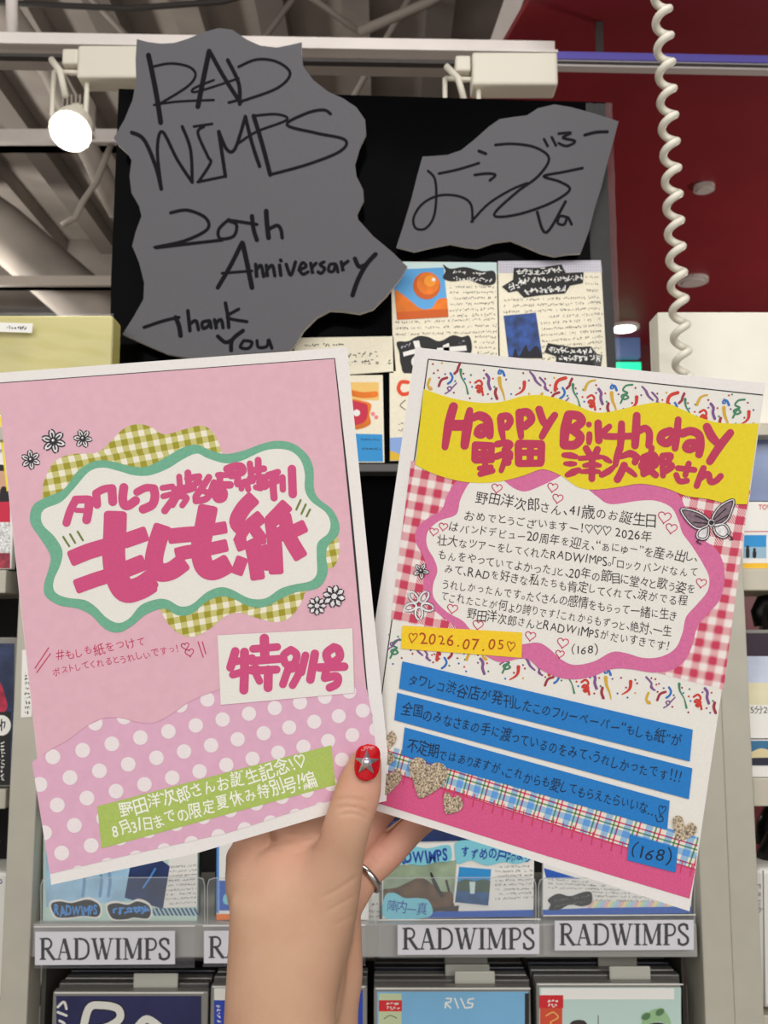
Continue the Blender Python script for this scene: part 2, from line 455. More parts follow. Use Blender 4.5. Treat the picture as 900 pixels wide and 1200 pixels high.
def letters(mb, pl, mt, lift, zf, jobs):
    for w, pts in jobs: mb.ink(pl, zf(*pts), w * 1.08, mt, lift, smooth=len(pts) > 2, cap='square' if w > 12 else 'round')
m = MB(); L5 = LY * 5
z = Z(60, 530, 5.625)          # shop name line
for w, p in [(9.5, [(100, 465), (125, 385), (160, 315)]), (9.5, [(160, 312), (235, 310)]), (10.5, [(250, 315), (245, 380), (233, 445)]), (6, [(165, 382), (235, 385)]),
             (9.5, [(302, 345), (296, 270)]), (9, [(298, 268), (345, 243), (400, 235)]), (10.5, [(400, 240), (402, 280), (405, 325)]),
             (10.5, [(478, 232), (470, 300), (480, 345), (510, 350), (555, 318)]),
             (9, [(565, 262), (620, 235), (665, 235)]), (10.5, [(675, 240), (683, 290), (665, 345), (605, 375)])]:
    m.ink(PL, z(*p), w, hot_pink, L5, smooth=len(p) > 2)
z = Z(200, 530, 5.625)
for w, p in [(7, [(-55, 235), (10, 225)]), (7, [(-50, 290), (20, 272)]), (8.5, [(-40, 385), (0, 330), (40, 285)]), (7, [(55, 160), (62, 255)]), (8, [(112, 135), (118, 230)]), (7, [(20, 245), (120, 225), (190, 195)]), (8, [(110, 172), (185, 160)]), (7, [(30, 300), (90, 245)]), (7, [(75, 350), (105, 300), (60, 290)]), (8, [(10, 345), (60, 270), (150, 235)]),
             (8, [(250, 165), (215, 220), (165, 290)]), (8, [(165, 320), (240, 300), (285, 200)]), (7, [(160, 300), (200, 255), (250, 270)]), (7, [(310, 150), (370, 150)]), (8, [(325, 150), (320, 235)]), (9, [(300, 215), (390, 215)]), (9, [(300, 255), (325, 240), (350, 265), (345, 300), (315, 310), (295, 290), (300, 255)]), (6, [(300, 280), (340, 280)]),
             (9, [(370, 110), (420, 92), (465, 95), (470, 130), (400, 150)]), (8, [(395, 155), (440, 160), (440, 210), (490, 195)]), (7, [(465, 240), (480, 200), (540, 190)]), (7.5, [(520, 75), (530, 160)]), (8, [(575, 52), (577, 130)]), (8, [(540, 120), (612, 108)]), (7, [(520, 170), (640, 160)]), (7, [(560, 230), (600, 235), (580, 190), (640, 205), (620, 230)]), (7, [(500, 190), (510, 245)]),
             (7.5, [(640, 150), (705, 130)]), (7, [(650, 210), (700, 190)]), (8.5, [(672, 160), (675, 240), (680, 300)]), (7, [(700, 130), (690, 190)]), (7.5, [(735, 165), (738, 245)]), (10, [(797, 110), (803, 275)])]:
    m.ink(PL, z(*p), w, hot_pink, L5, smooth=len(p) > 2)
z = Z(70, 590, 5.625)          # big characters
letters(m, PL, hot_pink, L5, z, [
    (25, [(366, 75), (362, 200), (355, 340), (375, 480), (430, 575), (520, 560), (590, 520)]),
    (17.5, [(80, 360), (200, 312), (350, 270)]), (16.5, [(430, 245), (560, 200)]),
    (16, [(115, 545), (240, 500), (340, 470)]), (18, [(420, 440), (545, 390)]), (22, [(400, 520), (480, 580), (600, 500)]),
    (20, [(675, 160), (640, 270), (620, 380), (650, 450), (730, 445), (810, 390)]),
    (17, [(730, 215), (830, 205), (910, 200)]), (15, [(775, 335), (840, 320), (920, 310)])])
z = Z(220, 580, 6.0)
letters(m, PL, hot_pink, L5, z, [
    (21.5, [(140, 95), (115, 230), (90, 380), (115, 500), (180, 530), (275, 485)]), (13.5, [(60, 262), (260, 228)]), (14, [(60, 400), (265, 355)]),
    (17, [(455, 25), (385, 100), (345, 190), (400, 250)]), (15.5, [(510, 155), (420, 235), (365, 330)]), (14, [(350, 355), (420, 330), (530, 300)]), (13, [(455, 225), (520, 310)]),
    (16, [(445, 330), (470, 450), (490, 580)]), (13.5, [(380, 450), (345, 545)]), (10, [(512, 385), (545, 480)]),
    (16, [(690, 75), (585, 185)]), (16, [(590, 190), (610, 350), (620, 540)]), (14.5, [(590, 290), (700, 270), (815, 220)]), (16, [(675, 150), (710, 290), (790, 430)]), (13, [(530, 420), (600, 480), (545, 490)]), (12, [(545, 385), (600, 375)])])
m.flat(PL, z((412, 325), (410, 300), (432, 264), (458, 302)), print_white, LY * 6.5)
m.flat(PL, z((622, 220), (640, 207), (642, 216), (628, 228)), print_white, LY * 6.5)
tag(m.build('title_lettering', flyL), 'magenta marker title')

m = MB()                        # special issue label
m.flat(PL, [(254.7, 744), (413, 735.7), (415, 812), (258.5, 826)], print_white, LY * 4)
m.ink(PL, [(254.7, 744), (413, 735.7), (415, 812), (258.5, 826)], 0.5, fold_shade, LY * 4.3, smooth=False, closed=True)
z = Z(250, 730, 5.294)
for w, p in [(9.5, [(135, 175), (105, 275)]), (8, [(115, 245), (240, 215)]), (8.5, [(120, 320), (265, 280)]), (10, [(192, 180), (192, 300), (188, 415)]),
             (8.5, [(245, 160), (395, 148)]), (10.5, [(315, 95), (318, 200)]), (9, [(235, 235), (410, 222)]), (9, [(240, 295), (390, 288)]), (10, [(340, 290), (338, 400)]), (8, [(265, 320), (285, 360)]),
             (8.5, [(480, 165), (435, 200), (450, 255), (500, 250), (515, 195), (480, 165)]), (8.5, [(470, 262), (430, 380)]), (8.5, [(460, 290), (540, 275), (520, 330), (490, 385)]), (8.5, [(570, 200), (545, 305)]), (9.5, [(628, 190), (600, 350)]),
             (9.5, [(745, 150), (700, 190), (725, 245), (780, 215), (775, 165), (745, 150)]), (9.5, [(655, 275), (810, 270)]), (9, [(700, 285), (690, 340)]), (9, [(690, 340), (765, 330), (765, 375), (720, 400)])]:
    m.ink(PL, z(*p), w * 1.06, hot_pink, LY * 5.2, smooth=len(p) > 2)
tag(m.build('special_issue_label', flyL), 'white label with magenta lettering')
m = MB()                        # lime caption strip
m.flat(PL, [(114, 944.5), (388, 873), (393, 919.5), (119, 994)], strip_green, LY * 4)
write(m, PL, '野田洋次郎さんお誕生記念！♡', (140, 950), (357, 892), 19, pen_white, LY * 5, bold=0.012)
write(m, PL, '8月31日までの限定夏休み特別号！編', (131, 974), (368, 911), 19, pen_white, LY * 5, bold=0.012)
tag(m.build('caption_strip', flyL), 'lime green strip with white handwriting')
m = MB()
write(m, PL, '＃もしも紙をつけて', (66, 768), (170, 751), 14, red_pen, LY * 2, jit=0.09)
write(m, PL, 'ポストしてくれるとうれしいですっ！', (61, 787), (209, 759), 12, red_pen, LY * 2, jit=0.09)
for hx, hy, hw in ((217, 757, 9), (222, 764.5, 10)): m.ink(PL, heart(hx, hy, hw, -0.2), 1.0, red_pen, LY * 2, smooth=False, closed=True)
for l in ([(57, 759), (41, 783)], [(59, 766), (43, 788)], [(232, 752), (238, 770)], [(237, 752), (241, 766)]): m.ink(PL, l, 1.2, red_pen, LY * 2)
tag(m.build('handwritten_note', flyL), 'crimson pen handwriting')
def flower_print(pl, parent, x, y, r, petals, rot, l0, name='flower_sticker', solid=True):
    m = MB()
    for k in range(petals):
        a = rot + 2 * math.pi * k / petals
        cx, cy = x + math.cos(a) * r * 0.6, y + math.sin(a) * r * 0.6
        m.flat(pl, disc(cx, cy, r * 0.44, 16, r * 0.27, a), silver_print, l0)
        m.ink(pl, disc(cx, cy, r * 0.44, 16, r * 0.27, a), max(0.9, r * 0.11), dark_print, l0 + LY, smooth=False, closed=True)
        if solid: m.ink(pl, [(x + math.cos(a) * r * 0.25, y + math.sin(a) * r * 0.25), (x + math.cos(a) * r * .7, y + math.sin(a) * r * .7)], r * 0.14, dark_print, l0 + LY)
    m.flat(pl, disc(x, y, r * 0.3, 14), dark_print if solid else silver_print, l0 + 1.5 * LY)
    m.ink(pl, disc(x, y, r * 0.3, 14), r * 0.08, dark_print, l0 + 1.7 * LY, smooth=False, closed=True)
    m.flat(pl, disc(x - r * .05, y - r * .08, r * 0.12, 8), silver_print, l0 + 2 * LY)
    return m.build(name, parent)
flower_print(PL, flyL, 62.7, 517, 13.5, 6, 0.3, LY * 2); flower_print(PL, flyL, 97, 514, 10.5, 6, 0.1, LY * 2); flower_print(PL, flyL, 36, 538.7, 11, 6, 0.4, LY * 2)
flower_print(PL, flyL, 391, 698.6, 12.5, 8, 0.2, LY * 6, solid=False); flower_print(PL, flyL, 371, 709.7, 10.5, 8, 0.0, LY * 6, solid=False)

# ---- right flyer ------------------------------------------------
yellow = mat('banner_yellow', (232, 210, 28), 0.7, grain=0.025, scale=700)
title_red = mat('raspberry_ink', (190, 52, 88), 0.7, grain=0.06, scale=1500)
frame_pink = mat('orchid_print', (214, 110, 158), 0.7, grain=0.06, scale=900)
blue_strip = mat('blue_strip', (28, 124, 200), 0.7, grain=0.04, scale=900)
navy_pen = mat('navy_pen', (18, 40, 66), 0.6)
black_pen = mat('black_pen', (38, 34, 36), 0.6)
heart_pen = mat('pink_pen', (214, 66, 110), 0.7)
rust_pen = mat('rust_pen', (176, 72, 16), 0.7)
tape_yellow = mat('tape_yellow', (246, 206, 36), 0.7, grain=0.04, scale=900)
rose_print = mat('rose_glitter_print', (217, 88, 138), 0.7, grain=0.12, scale=2500)
cf = {k: mat('confetti_' + k, c, 0.7) for k, c in dict(red=(206, 60, 48), maroon=(160, 48, 66), purple=(128, 84, 142), green=(66, 132, 96), blue=(52, 112, 186), yellow=(214, 170, 52)).items()}
m = MB()
m.prism(PR, [(487, 407), (690, 428), (897, 449), (853, 760), (808, 1068), (610, 1003), (406, 939), (447, 680)], 0.0004, white_paper)
m.flat(PR, [(502, 421), (700, 442), (894, 463), (876, 590), (842, 830), (808, 1053), (640, 1002.7), (420, 934), (449, 790), (472, 637), (487, 545)], print_white, LY)
m.ink(PR, [(502, 421), (894, 463)], 1.3, line_black, LY * 2, smooth=False, cap='none')
m.ink(PR, [(502, 421), (487, 530), (472, 637), (452, 780), (446, 825)], 1.3, line_black, LY * 2, cap='none')
m.flat(PR, [(482, 540), (545, 545), (560, 600), (560, 740), (500, 735), (476, 729), (458, 725)], red_check, LY * 2.6)
m.flat(PR, [(790, 555), (880, 575), (875, 600), (848, 808), (768, 788), (700, 770), (740, 600)], red_check, LY * 2.6)
zc = Z(460, 400, 3.75)
motif = [('purple', 2.4, [(155, 95), (178, 122), (176, 140), (192, 152)]), ('red', 4, [(268, 96), (240, 105), (226, 122), (222, 150)]), ('blue', 2.6, [(255, 140), (264, 158), (258, 175), (244, 186)]), ('maroon', 3, [(240, 160), (216, 170), (204, 196)]),
         ('maroon', 3, [(296, 100), (288, 118), (285, 130), (273, 142)]), ('green', [3.5, 2, 1.4, 2.5], [(300, 125), (303, 155), (322, 190), (332, 230)]), ('purple', 1.6, [(282, 184), (262, 205), (252, 218), (242, 205), (256, 200), (256, 214), (232, 230)]),
         ('yellow', [3, 2.6, 1], [(165, 165), (156, 190), (162, 208), (174, 210), (166, 198)]), ('yellow', [3.5, 2.5, 2], [(352, 148), (365, 120), (380, 110), (398, 106)]), ('red', 2.6, [(364, 182), (382, 172), (394, 186), (384, 204), (368, 204), (378, 194), (394, 206), (384, 224), (374, 218), (392, 214), (398, 236)]),
         ('purple', 3.4, [(413, 145), (424, 162), (422, 185), (430, 210)]), ('yellow', [4.5, 3, 1.2], [(470, 162), (474, 195), (486, 225), (494, 258)]), ('blue', [1, 2.2, 3], [(470, 122), (478, 140), (466, 142), (470, 130), (484, 132), (492, 150)]), ('green', 2.2, [(562, 126), (534, 130), (520, 150), (540, 162), (514, 174), (524, 190), (544, 182), (528, 172), (510, 206)]),
         ('maroon', 3.4, [(456, 208), (452, 228), (460, 252)]), ('red', [4.4, 3, 1.4], [(580, 180), (578, 205), (566, 222), (542, 236)]), ('purple', [2, 3.2, 2], [(604, 134), (620, 152), (632, 176), (652, 194)])]
dotm = [('maroon', 178, 100), ('yellow', 218, 96), ('maroon', 182, 140), ('red', 200, 128), ('purple', 232, 144), ('maroon', 270, 226), ('green', 276, 175), ('maroon', 312, 142), ('blue', 318, 165), ('red', 342, 180), ('green', 345, 148), ('maroon', 402, 128), ('purple', 402, 162), ('blue', 350, 200), ('maroon', 420, 232), ('red', 442, 164), ('green', 448, 200), ('purple', 500, 168), ('maroon', 560, 206), ('blue', 522, 232), ('yellow', 600, 230), ('maroon', 575, 140), ('green', 506, 104), ('red', 492, 108), ('maroon', 205, 160), ('purple', 600, 172), ('blue', 566, 250), ('maroon', 340, 250), ('purple', 436, 252)]
def inside(p, poly):
    r = False; n = len(poly)
    for i in range(n):
        a, b = poly[i], poly[(i + 1) % n]
        if (a[1] > p[1]) != (b[1] > p[1]) and p[0] < (b[0] - a[0]) * (p[1] - a[1]) / (b[1] - a[1]) + a[0]: r = not r
    return r
printed = [(502, 422.5), (893.5, 464.5), (841, 835), (812, 838), (470, 775), (449, 790), (472, 637), (487, 545)]
def confetti(dx, dy, lift, low=False):
    ok = lambda e: inside(e, printed) and (not low or e[1] > 737 + (e[0] - 460) * 0.185)
    for k, w, p in motif:
        q = [(x + dx, y + dy) for x, y in zc(*p)]
        if all(ok(e) for e in spline(q, False, 3)): m.ink(PR, q, w, cf[k], lift)
    for k, x, y in dotm:
        (a, b), = zc((x, y)); a += dx; b += dy
        if ok((a, b)): m.flat(PR, disc(a, b, 1.25, 7), cf[k], lift)
for i in (-1, 0, 1, 2): confetti(131.5 * i, 17.3 * i, LY * 2.2)
for i in (-3, -2, -1, 0):
    confetti(256 + 131.5 * i, 368 + 17.3 * i, LY * 2.2, True); confetti(240 + 131.5 * i, 300 + 17.3 * i, LY * 2.2, True); confetti(196 + 131.5 * i, 334 + 17.3 * i, LY * 2.2, True)
m.flat(PR, [(420, 892), (458, 905), (815, 1018.7), (808, 1053), (640, 1002.7), (420, 934)], rose_print, LY * 2)
def tartan(name):
    mm = bpy.data.materials.new(name); mm.use_nodes = True; N, L = mm.node_tree.nodes, mm.node_tree.links; b = N['Principled BSDF']; b.inputs['Roughness'].default_value = 0.7
    uv = N.new('ShaderNodeUVMap'); mp = N.new('ShaderNodeMapping'); mp.inputs['Rotation'].default_value = (0, 0, math.radians(17)); L.new(uv.outputs['UV'], mp.inputs['Vector'])
    sp = N.new('ShaderNodeSeparateXYZ'); L.new(mp.outputs['Vector'], sp.inputs[0])
    def ramp(sock, off):
        fr = nmath(N, L, 'FRACT', nmath(N, L, 'MULTIPLY_ADD', sock, 100 / 22.5, off + 50)); r = N.new('ShaderNodeValToRGB'); r.color_ramp.interpolation = 'CONSTANT'
        cols = [(0.0, (244, 240, 232)), (0.16, (158, 200, 238)), (0.5, (244, 240, 232)), (0.6, (120, 166, 118)), (0.68, (244, 240, 232)), (0.82, (222, 96, 130)), (0.9, (244, 240, 232))]
        e = r.color_ramp.elements; e[0].color = lin(cols[0][1]) + (1,); e[1].position = cols[1][0]; e[1].color = lin(cols[1][1]) + (1,)
        for p, c in cols[2:]: q = e.new(p); q.color = lin(c) + (1,)
        L.new(fr, r.inputs['Fac']); return r.outputs['Color']
    mx = N.new('ShaderNodeMix'); mx.data_type = 'RGBA'; mx.blend_type = 'MULTIPLY'; mx.inputs['Factor'].default_value = 1
    L.new(ramp(sp.outputs[0], 0.1), mx.inputs['A']); L.new(ramp(sp.outputs[1], 0.35), mx.inputs['B']); L.new(mx.outputs['Result'], b.inputs['Base Color']); return mm
tart = tartan('tartan_print')
m.flat(PR, [(420, 863.5), (458, 874.7), (818.7, 981), (814.7, 1018.7), (458, 905), (420, 893)], tart, LY * 3)
fringe = mat('fringe_red', (206, 62, 96), 0.7); m.ink(PR, [(458, 905), (814.7, 1018.7)], 1.6, fringe, LY * 3.3, smooth=False, cap='none')
for i in range(32):
    x = 452 + i * 11.6; y = 905 + (x - 458) * 0.3188; m.ink(PR, [(x, y - 6), (x - 2.6, y + 9)], 1.1 + (i % 2) * .5, fringe, LY * 3.3, cap='none')
flyR = m.build('birthday_flyer')
tag(flyR, 'white flyer with yellow birthday banner, red gingham and three blue strips, at right', 'flyer', 'handmade flyers held up in the hand')

m = MB()
fo = spline([(536, 563), (524, 581), (518, 597), (505, 605), (493, 614), (487, 624), (488, 637), (497, 653), (500, 667), (496, 685), (499, 699), (504, 709), (516, 721), (532, 733), (545, 747), (558, 760), (572, 770), (588, 776), (607, 772), (620, 773), (633, 784), (652, 793), (671, 796), (693, 793), (717, 784), (739, 784), (765, 788), (787, 785), (803, 774), (811, 757), (817, 736), (829, 720), (843, 704), (849, 683), (848, 661), (839, 643), (824, 632), (818, 620), (804, 597), (797, 582), (777, 560), (753, 555), (713, 555), (680, 540), (640, 535), (600, 545), (560, 545)], True, 4)
fi = spline([(552, 564), (540, 585), (535, 603), (516, 610), (503, 621), (500, 632), (502, 643), (509, 655), (513, 669), (508, 685), (509, 701), (524, 717), (542, 727), (552, 738), (570, 752), (590, 757), (611, 755), (631, 753), (644, 760), (657, 772), (673, 779), (696, 775), (717, 764), (733, 765), (755, 771), (776, 769), (792, 759), (800, 741), (804, 723), (816, 709), (829, 693), (831, 677), (824, 661), (811, 640), (800, 625), (795, 610), (787, 595), (769, 587), (748, 587), (716, 591), (700, 582), (680, 566), (662, 557), (650, 562), (633, 570), (616, 576), (602, 572), (585, 559), (570, 552)], True, 4)
m.flat(PR, fo, frame_pink, LY * 4); m.flat(PR, fi, print_white, LY * 5)
tag(m.build('cloud_frame', flyR), 'orchid pink wavy frame round a white panel')
m = MB(); L6 = LY * 6
for t, a, b, h in [
    ('野田洋次郎さん、41歳のお誕生日', (558, 583), (768, 611), 16), ('おめでとうございますー！♡♡♡ 2026年', (545, 603), (764, 629), 14),
    ('はバンドデビュー20周年を迎え、“あにゅー”を産み出し、', (527, 617), (818, 653), 14), ('壮大なツアーをしてくれたRADWIMPS。「ロックバンドなんて', (513, 632), (818, 671), 14),
    ('もんをやっていてよかった」と、20年の節目に堂々と歌う姿を', (514, 649), (815, 690), 14), ('みて、RADを好きな私たちも肯定してくれて、涙がでる程', (521, 666), (806, 705), 14),
    ('うれしかったんです。たくさんの感情をもらって一緒に生き', (519, 683), (793, 722), 14), ('てこれたことが何より誇りです！これからもずっと、絶対、一生', (517, 698), (787, 741), 14),
    ('野田洋次郎さんとRADWIMPSがだいすきです！', (548, 718), (785, 756), 14), ('（168）', (670, 760), (701, 762), 13)]:
    write(m, PR, t, a, b, h, black_pen, L6, jit=0.07)
tag(m.build('message_handwriting', flyR), 'black pen message')
m = MB()
for hx, hy, hw in [(509, 623, 10), (520, 617, 10), (582.7, 572, 12), (648, 571, 12), (654, 584, 12), (779, 606, 15), (787, 619, 13), (822, 683, 12), (530.7, 713, 12), (560.5, 732, 12), (622, 745, 12), (660, 753, 13), (656.5, 766, 10)]:
    m.ink(PR, heart(hx, hy, hw, 0.15), 1.1, heart_pen, L6, smooth=False, closed=True)
m.build('pen_hearts', flyR)
m = MB()
m.flat(PR, spline([(497, 456), (527, 466), (561, 472), (588, 471), (610, 465), (630, 463), (650, 466), (671, 473), (695, 482.7), (713, 483), (740, 477), (767, 472), (785, 474), (804, 482), (825, 491), (847, 496), (889.3, 496.5)], False, 4)
       + spline([(875.8, 591), (852, 590), (831, 585), (804, 581), (780, 572), (751, 567), (724, 571), (695, 574), (676, 570), (657, 557), (636, 550), (615, 557), (588, 564), (561, 566), (535, 563), (508, 555), (487.5, 545)], False, 4), yellow, LY * 7)
banner = m.build('yellow_banner', flyR)
m = MB(); L8 = LY * 8
z = Z(510, 465, 9.0)
for w, p in [([10.5, 11, 8], [(198, 105), (150, 280), (108, 530)]), ([8, 12, 10], [(370, 145), (345, 300), (315, 515)]), (13, [(200, 302), (330, 302)]),
             ([8, 11, 11, 9], [(395, 230), (470, 200), (550, 240), (575, 330), (580, 410)]), (8, [(540, 310), (470, 330), (445, 390), (500, 405), (550, 350)]),
             ([9, 8.5, 6], [(695, 230), (705, 350), (722, 440)]), (8.5, [(700, 210), (770, 205), (795, 260), (760, 320)]),
             (8, [(425, 525), (420, 660)]), (9, [(430, 510), (600, 520)]), (8, [(600, 525), (590, 660)]), (7, [(430, 600), (600, 595)]), (8, [(430, 670), (600, 665)]), (7, [(515, 520), (540, 800)]), (6, [(470, 755), (595, 740)]), (7, [(480, 815), (610, 780)]),
             (8, [(660, 500), (760, 485), (795, 510), (740, 560)]), (8, [(650, 630), (780, 590), (790, 640)]), ([8, 7, 6], [(745, 560), (740, 660), (700, 780)]), (9, [(740, 600), (770, 690)])]:
    m.ink(PR, z(*p), w, title_red, L8, smooth=len(p) > 2)
z = Z(590, 465, 9.0)
for w, p in [([10, 9, 7], [(175, 170), (178, 300), (190, 420)]), (9.5, [(180, 170), (260, 165), (298, 240), (230, 310)]),
             (9, [(380, 135), (415, 240), (440, 280)]), ([8, 9, 7.5], [(545, 195), (480, 290), (410, 420)]),
             (9, [(160, 510), (165, 700)]), (9.5, [(170, 495), (400, 500)]), (9, [(405, 510), (400, 680)]), (8.5, [(180, 705), (395, 700)]), (7.5, [(170, 590), (410, 590)]), (8.5, [(290, 500), (285, 700)])]:
    m.ink(PR, z(*p), w, title_red, L8, smooth=len(p) > 2)
z = Z(650, 470, 9.0)
for w, p in [([11, 12, 10], [(150, 150), (115, 300), (100, 460)]), (10.5, [(165, 145), (255, 160), (285, 225), (180, 300)]), (10.5, [(190, 300), (275, 380), (220, 460), (110, 465)]),
             (7, [(365, 248)]), ([7, 7.5, 6], [(370, 350), (368, 400), (365, 440)]), (9, [(462, 235), (465, 330), (470, 415)]), ([7, 8, 7], [(580, 270), (500, 340), (480, 360)]), (8, [(540, 372), (640, 375), (810, 370)]), ([8, 9, 8], [(708, 240), (705, 370), (695, 490)]), ([9, 10, 9], [(868, 155), (860, 320), (850, 470)]),
             ([6, 8, 6], [(100, 570), (170, 575), (230, 588)]), ([5, 7, 5], [(115, 660), (170, 662), (220, 662)]), ([6, 9, 6], [(135, 780), (200, 750), (260, 725)]),
             (8, [(335, 500), (370, 560)]), (8, [(455, 510), (430, 570)]), (6, [(270, 605), (480, 590)]), ([5, 8, 5], [(315, 680), (400, 670), (480, 680)]), ([5, 7, 5], [(280, 745), (380, 740), (470, 745)]), (8, [(400, 570), (395, 820)]),
             ([5, 7, 5], [(510, 590), (550, 615), (590, 640)]), ([9, 8, 7], [(690, 500), (660, 590), (645, 670)]), ([7, 8, 6], [(500, 780), (570, 740), (620, 700)]), ([6, 9, 8], [(700, 590), (800, 555), (870, 590)]), (8, [(870, 590), (850, 645)]), (9, [(735, 680), (700, 760), (665, 825)]), ([6, 7, 5], [(740, 700), (800, 740), (855, 785)])]:
    m.ink(PR, z(*p), w, title_red, L8, smooth=len(p) > 2)
z = Z(750, 470, 7.5)
for w, p in [(8.5, [(0, 260), (50, 240), (85, 285), (80, 390)]), (10, [(265, 265), (200, 290), (185, 345), (240, 370), (300, 320)]), ([8, 9, 8], [(338, 165), (325, 300), (310, 415)]),
             ([10, 10, 9], [(375, 285), (450, 265), (520, 300), (535, 390), (520, 470)]), (8, [(520, 365), (430, 365), (400, 410), (440, 430), (510, 400)]), ([10, 11, 9], [(590, 230), (630, 310), (680, 370)]), ([9, 10, 9], [(795, 280), (700, 400), (615, 530)]),
             (7, [(105, 410), (100, 450)]), (10, [(40, 500), (120, 480), (130, 560), (60, 560)]), (12, [(30, 570), (120, 550)]), (8, [(30, 500), (35, 640)]), (8, [(75, 600), (140, 650)]), (7, [(40, 640), (90, 615)]),
             (7, [(195, 490), (205, 655)]), (7, [(200, 480), (275, 480), (240, 540)]), (7.5, [(240, 545), (285, 575), (220, 620)]), (7, [(335, 590), (480, 605)]), (7, [(430, 550), (400, 650)]), (7, [(320, 650), (350, 705), (415, 700)]),
             (7.5, [(560, 590), (530, 660), (500, 745)]), (7.5, [(530, 680), (600, 640), (620, 710), (670, 700), (710, 660)])]:
    m.ink(PR, z(*p), w, title_red, L8, smooth=len(p) > 2)
tag(m.build('title_lettering', flyR), 'raspberry brush lettering')
m = MB()
m.flat(PR, [(472, 733), (612.5, 741), (611.5, 770.7), (470.3, 760)], tape_yellow, LY * 7)
write(m, PR, '♡2026.07.05♡', (479, 745.5), (604.5, 758), 17, rust_pen, LY * 8, bold=0.005, gap=0.2)
tag(m.build('date_strip', flyR), 'yellow strip with a date in rust pen')
for nm, q, t, a, b, h in [('a', [(472, 774.7), (812, 854.7), (808.5, 892), (468, 806.7)], 'タワレコ渋谷店が発刊したこのフリーペーパー“もしも紙”が', (480, 794), (799, 868), 17),
                          ('b', [(466, 811.5), (811.5, 900), (807.5, 936), (462.5, 843.5)], '全国のみなさまの手に渡っているのをみて、うれしかったです！！！', (472, 829), (799, 911), 17),
                          ('c', [(474.8, 852), (785, 938), (782, 972), (471, 884.5)], '不定期ではありますが、これからも愛してもらえたらいいな…♡', (479, 872), (779, 952), 16),
                          ('d', [(738, 977), (794.7, 993), (792, 1022), (735.5, 1007.5)], '（168）', (741, 993), (787, 1006), 20)]:
    m = MB(); m.flat(PR, q, blue_strip, LY * (7 if nm != 'd' else 8))
    write(m, PR, t, a, b, h, navy_pen, LY * 9, jit=0.08)
    if nm == 'c': m.ink(PR, [(769, 957), (771, 962), (777, 961), (776, 956), (773, 957)], 1, navy_pen, LY * 9)
    m.build('message_strip', flyR)
glit = mat('glitter_champagne', (176, 160, 136), 0.55, 0.0, grain=0.8, scale=1300)
def glitter_heart(q):
    m = MB(); m.flat(PR, q, glit, LY * 10); m.build('glitter_heart', flyR)
glitter_heart(spline([(481, 893), (489, 887), (497, 889), (503, 897), (512, 893), (521, 896), (525, 905), (522, 917), (508, 928), (493, 935), (488, 925), (484, 912), (480, 902)], True, 5))
glitter_heart(spline([(521, 931), (526, 928), (531, 934), (538, 932), (543, 940), (540, 949), (524, 953), (521, 942)], True, 5))
glitter_heart(spline([(789, 960), (794, 955), (800, 958), (803, 967), (810, 963), (817, 969), (813, 978), (797, 984), (791, 974)], True, 5))
glitter_heart(spline([(455, 861), (460, 856), (465, 862), (463, 870), (454, 878), (448, 868)], True, 5))
glitter_heart(spline([(452, 882), (458, 880), (463, 886), (462, 892), (452, 896), (446, 888)], True, 5))
glitter_heart(spline([(446, 908), (456, 906), (461, 904), (470, 902), (471, 912), (464, 922), (452, 931), (440, 920)], True, 5))
flower_print(PR, flyR, 494, 669, 9, 5, 0.2, LY * 7)
m = MB()
for k in range(5):
    a = -0.5 * math.pi + 0.62 + 2 * math.pi * k / 5; cx, cy = 491.5 + math.cos(a) * 10.5, 708 + math.sin(a) * 10.5
    m.ink(PR, disc(cx, cy, 7.2, 18, 4.2, a), 3.4, dark_print, LY * 7, smooth=False, closed=True); m.ink(PR, disc(cx, cy, 7.2, 18, 4.2, a), 2.2, silver_print, LY * 8, smooth=False, closed=True)
m.build('flower_charm', flyR)
m = MB(); z = Z(660, 400, 3.75)
wing = [spline(z((640, 785), (590, 750), (520, 738), (548, 790), (590, 822), (630, 812)), True, 5), spline(z((655, 780), (690, 725), (748, 697), (738, 750), (715, 790), (670, 810)), True, 5),
        spline(z((635, 812), (598, 830), (590, 860), (620, 870), (638, 850)), True, 5), spline(z((665, 810), (710, 805), (730, 840), (705, 862), (672, 845)), True, 5)]
plum = mat('butterfly_plum_print', (128, 104, 116), 0.5, grain=0.2, scale=900)
for i, wg in enumerate(wing):
    m.flat(PR, wg, plum if i < 2 else silver_print, LY * 8)
    m.ink(PR, wg, 3.4, dark_print, LY * 9, smooth=False, closed=True); m.ink(PR, wg, 1.2, silver_print, LY * 10, smooth=False, closed=True)
for l in ([(640, 790), (580, 765)], [(635, 800), (575, 795)], [(662, 785), (715, 735)], [(670, 795), (725, 765)]): m.ink(PR, z(*l), 1.3, dark_print, LY * 10)
for l in ([(600, 870), (588, 880), (605, 890)], [(725, 850), (745, 868), (735, 872)]): m.ink(PR, z(*l), 1.5, dark_print, LY * 10)
m.flat(PR, disc(*z((652, 797))[0], 3.4), dark_print, LY * 11); m.ink(PR, disc(*z((652, 797))[0], 3.4), 0.9, silver_print, LY * 12, smooth=False, closed=True)
m.build('butterfly_charm', flyR)
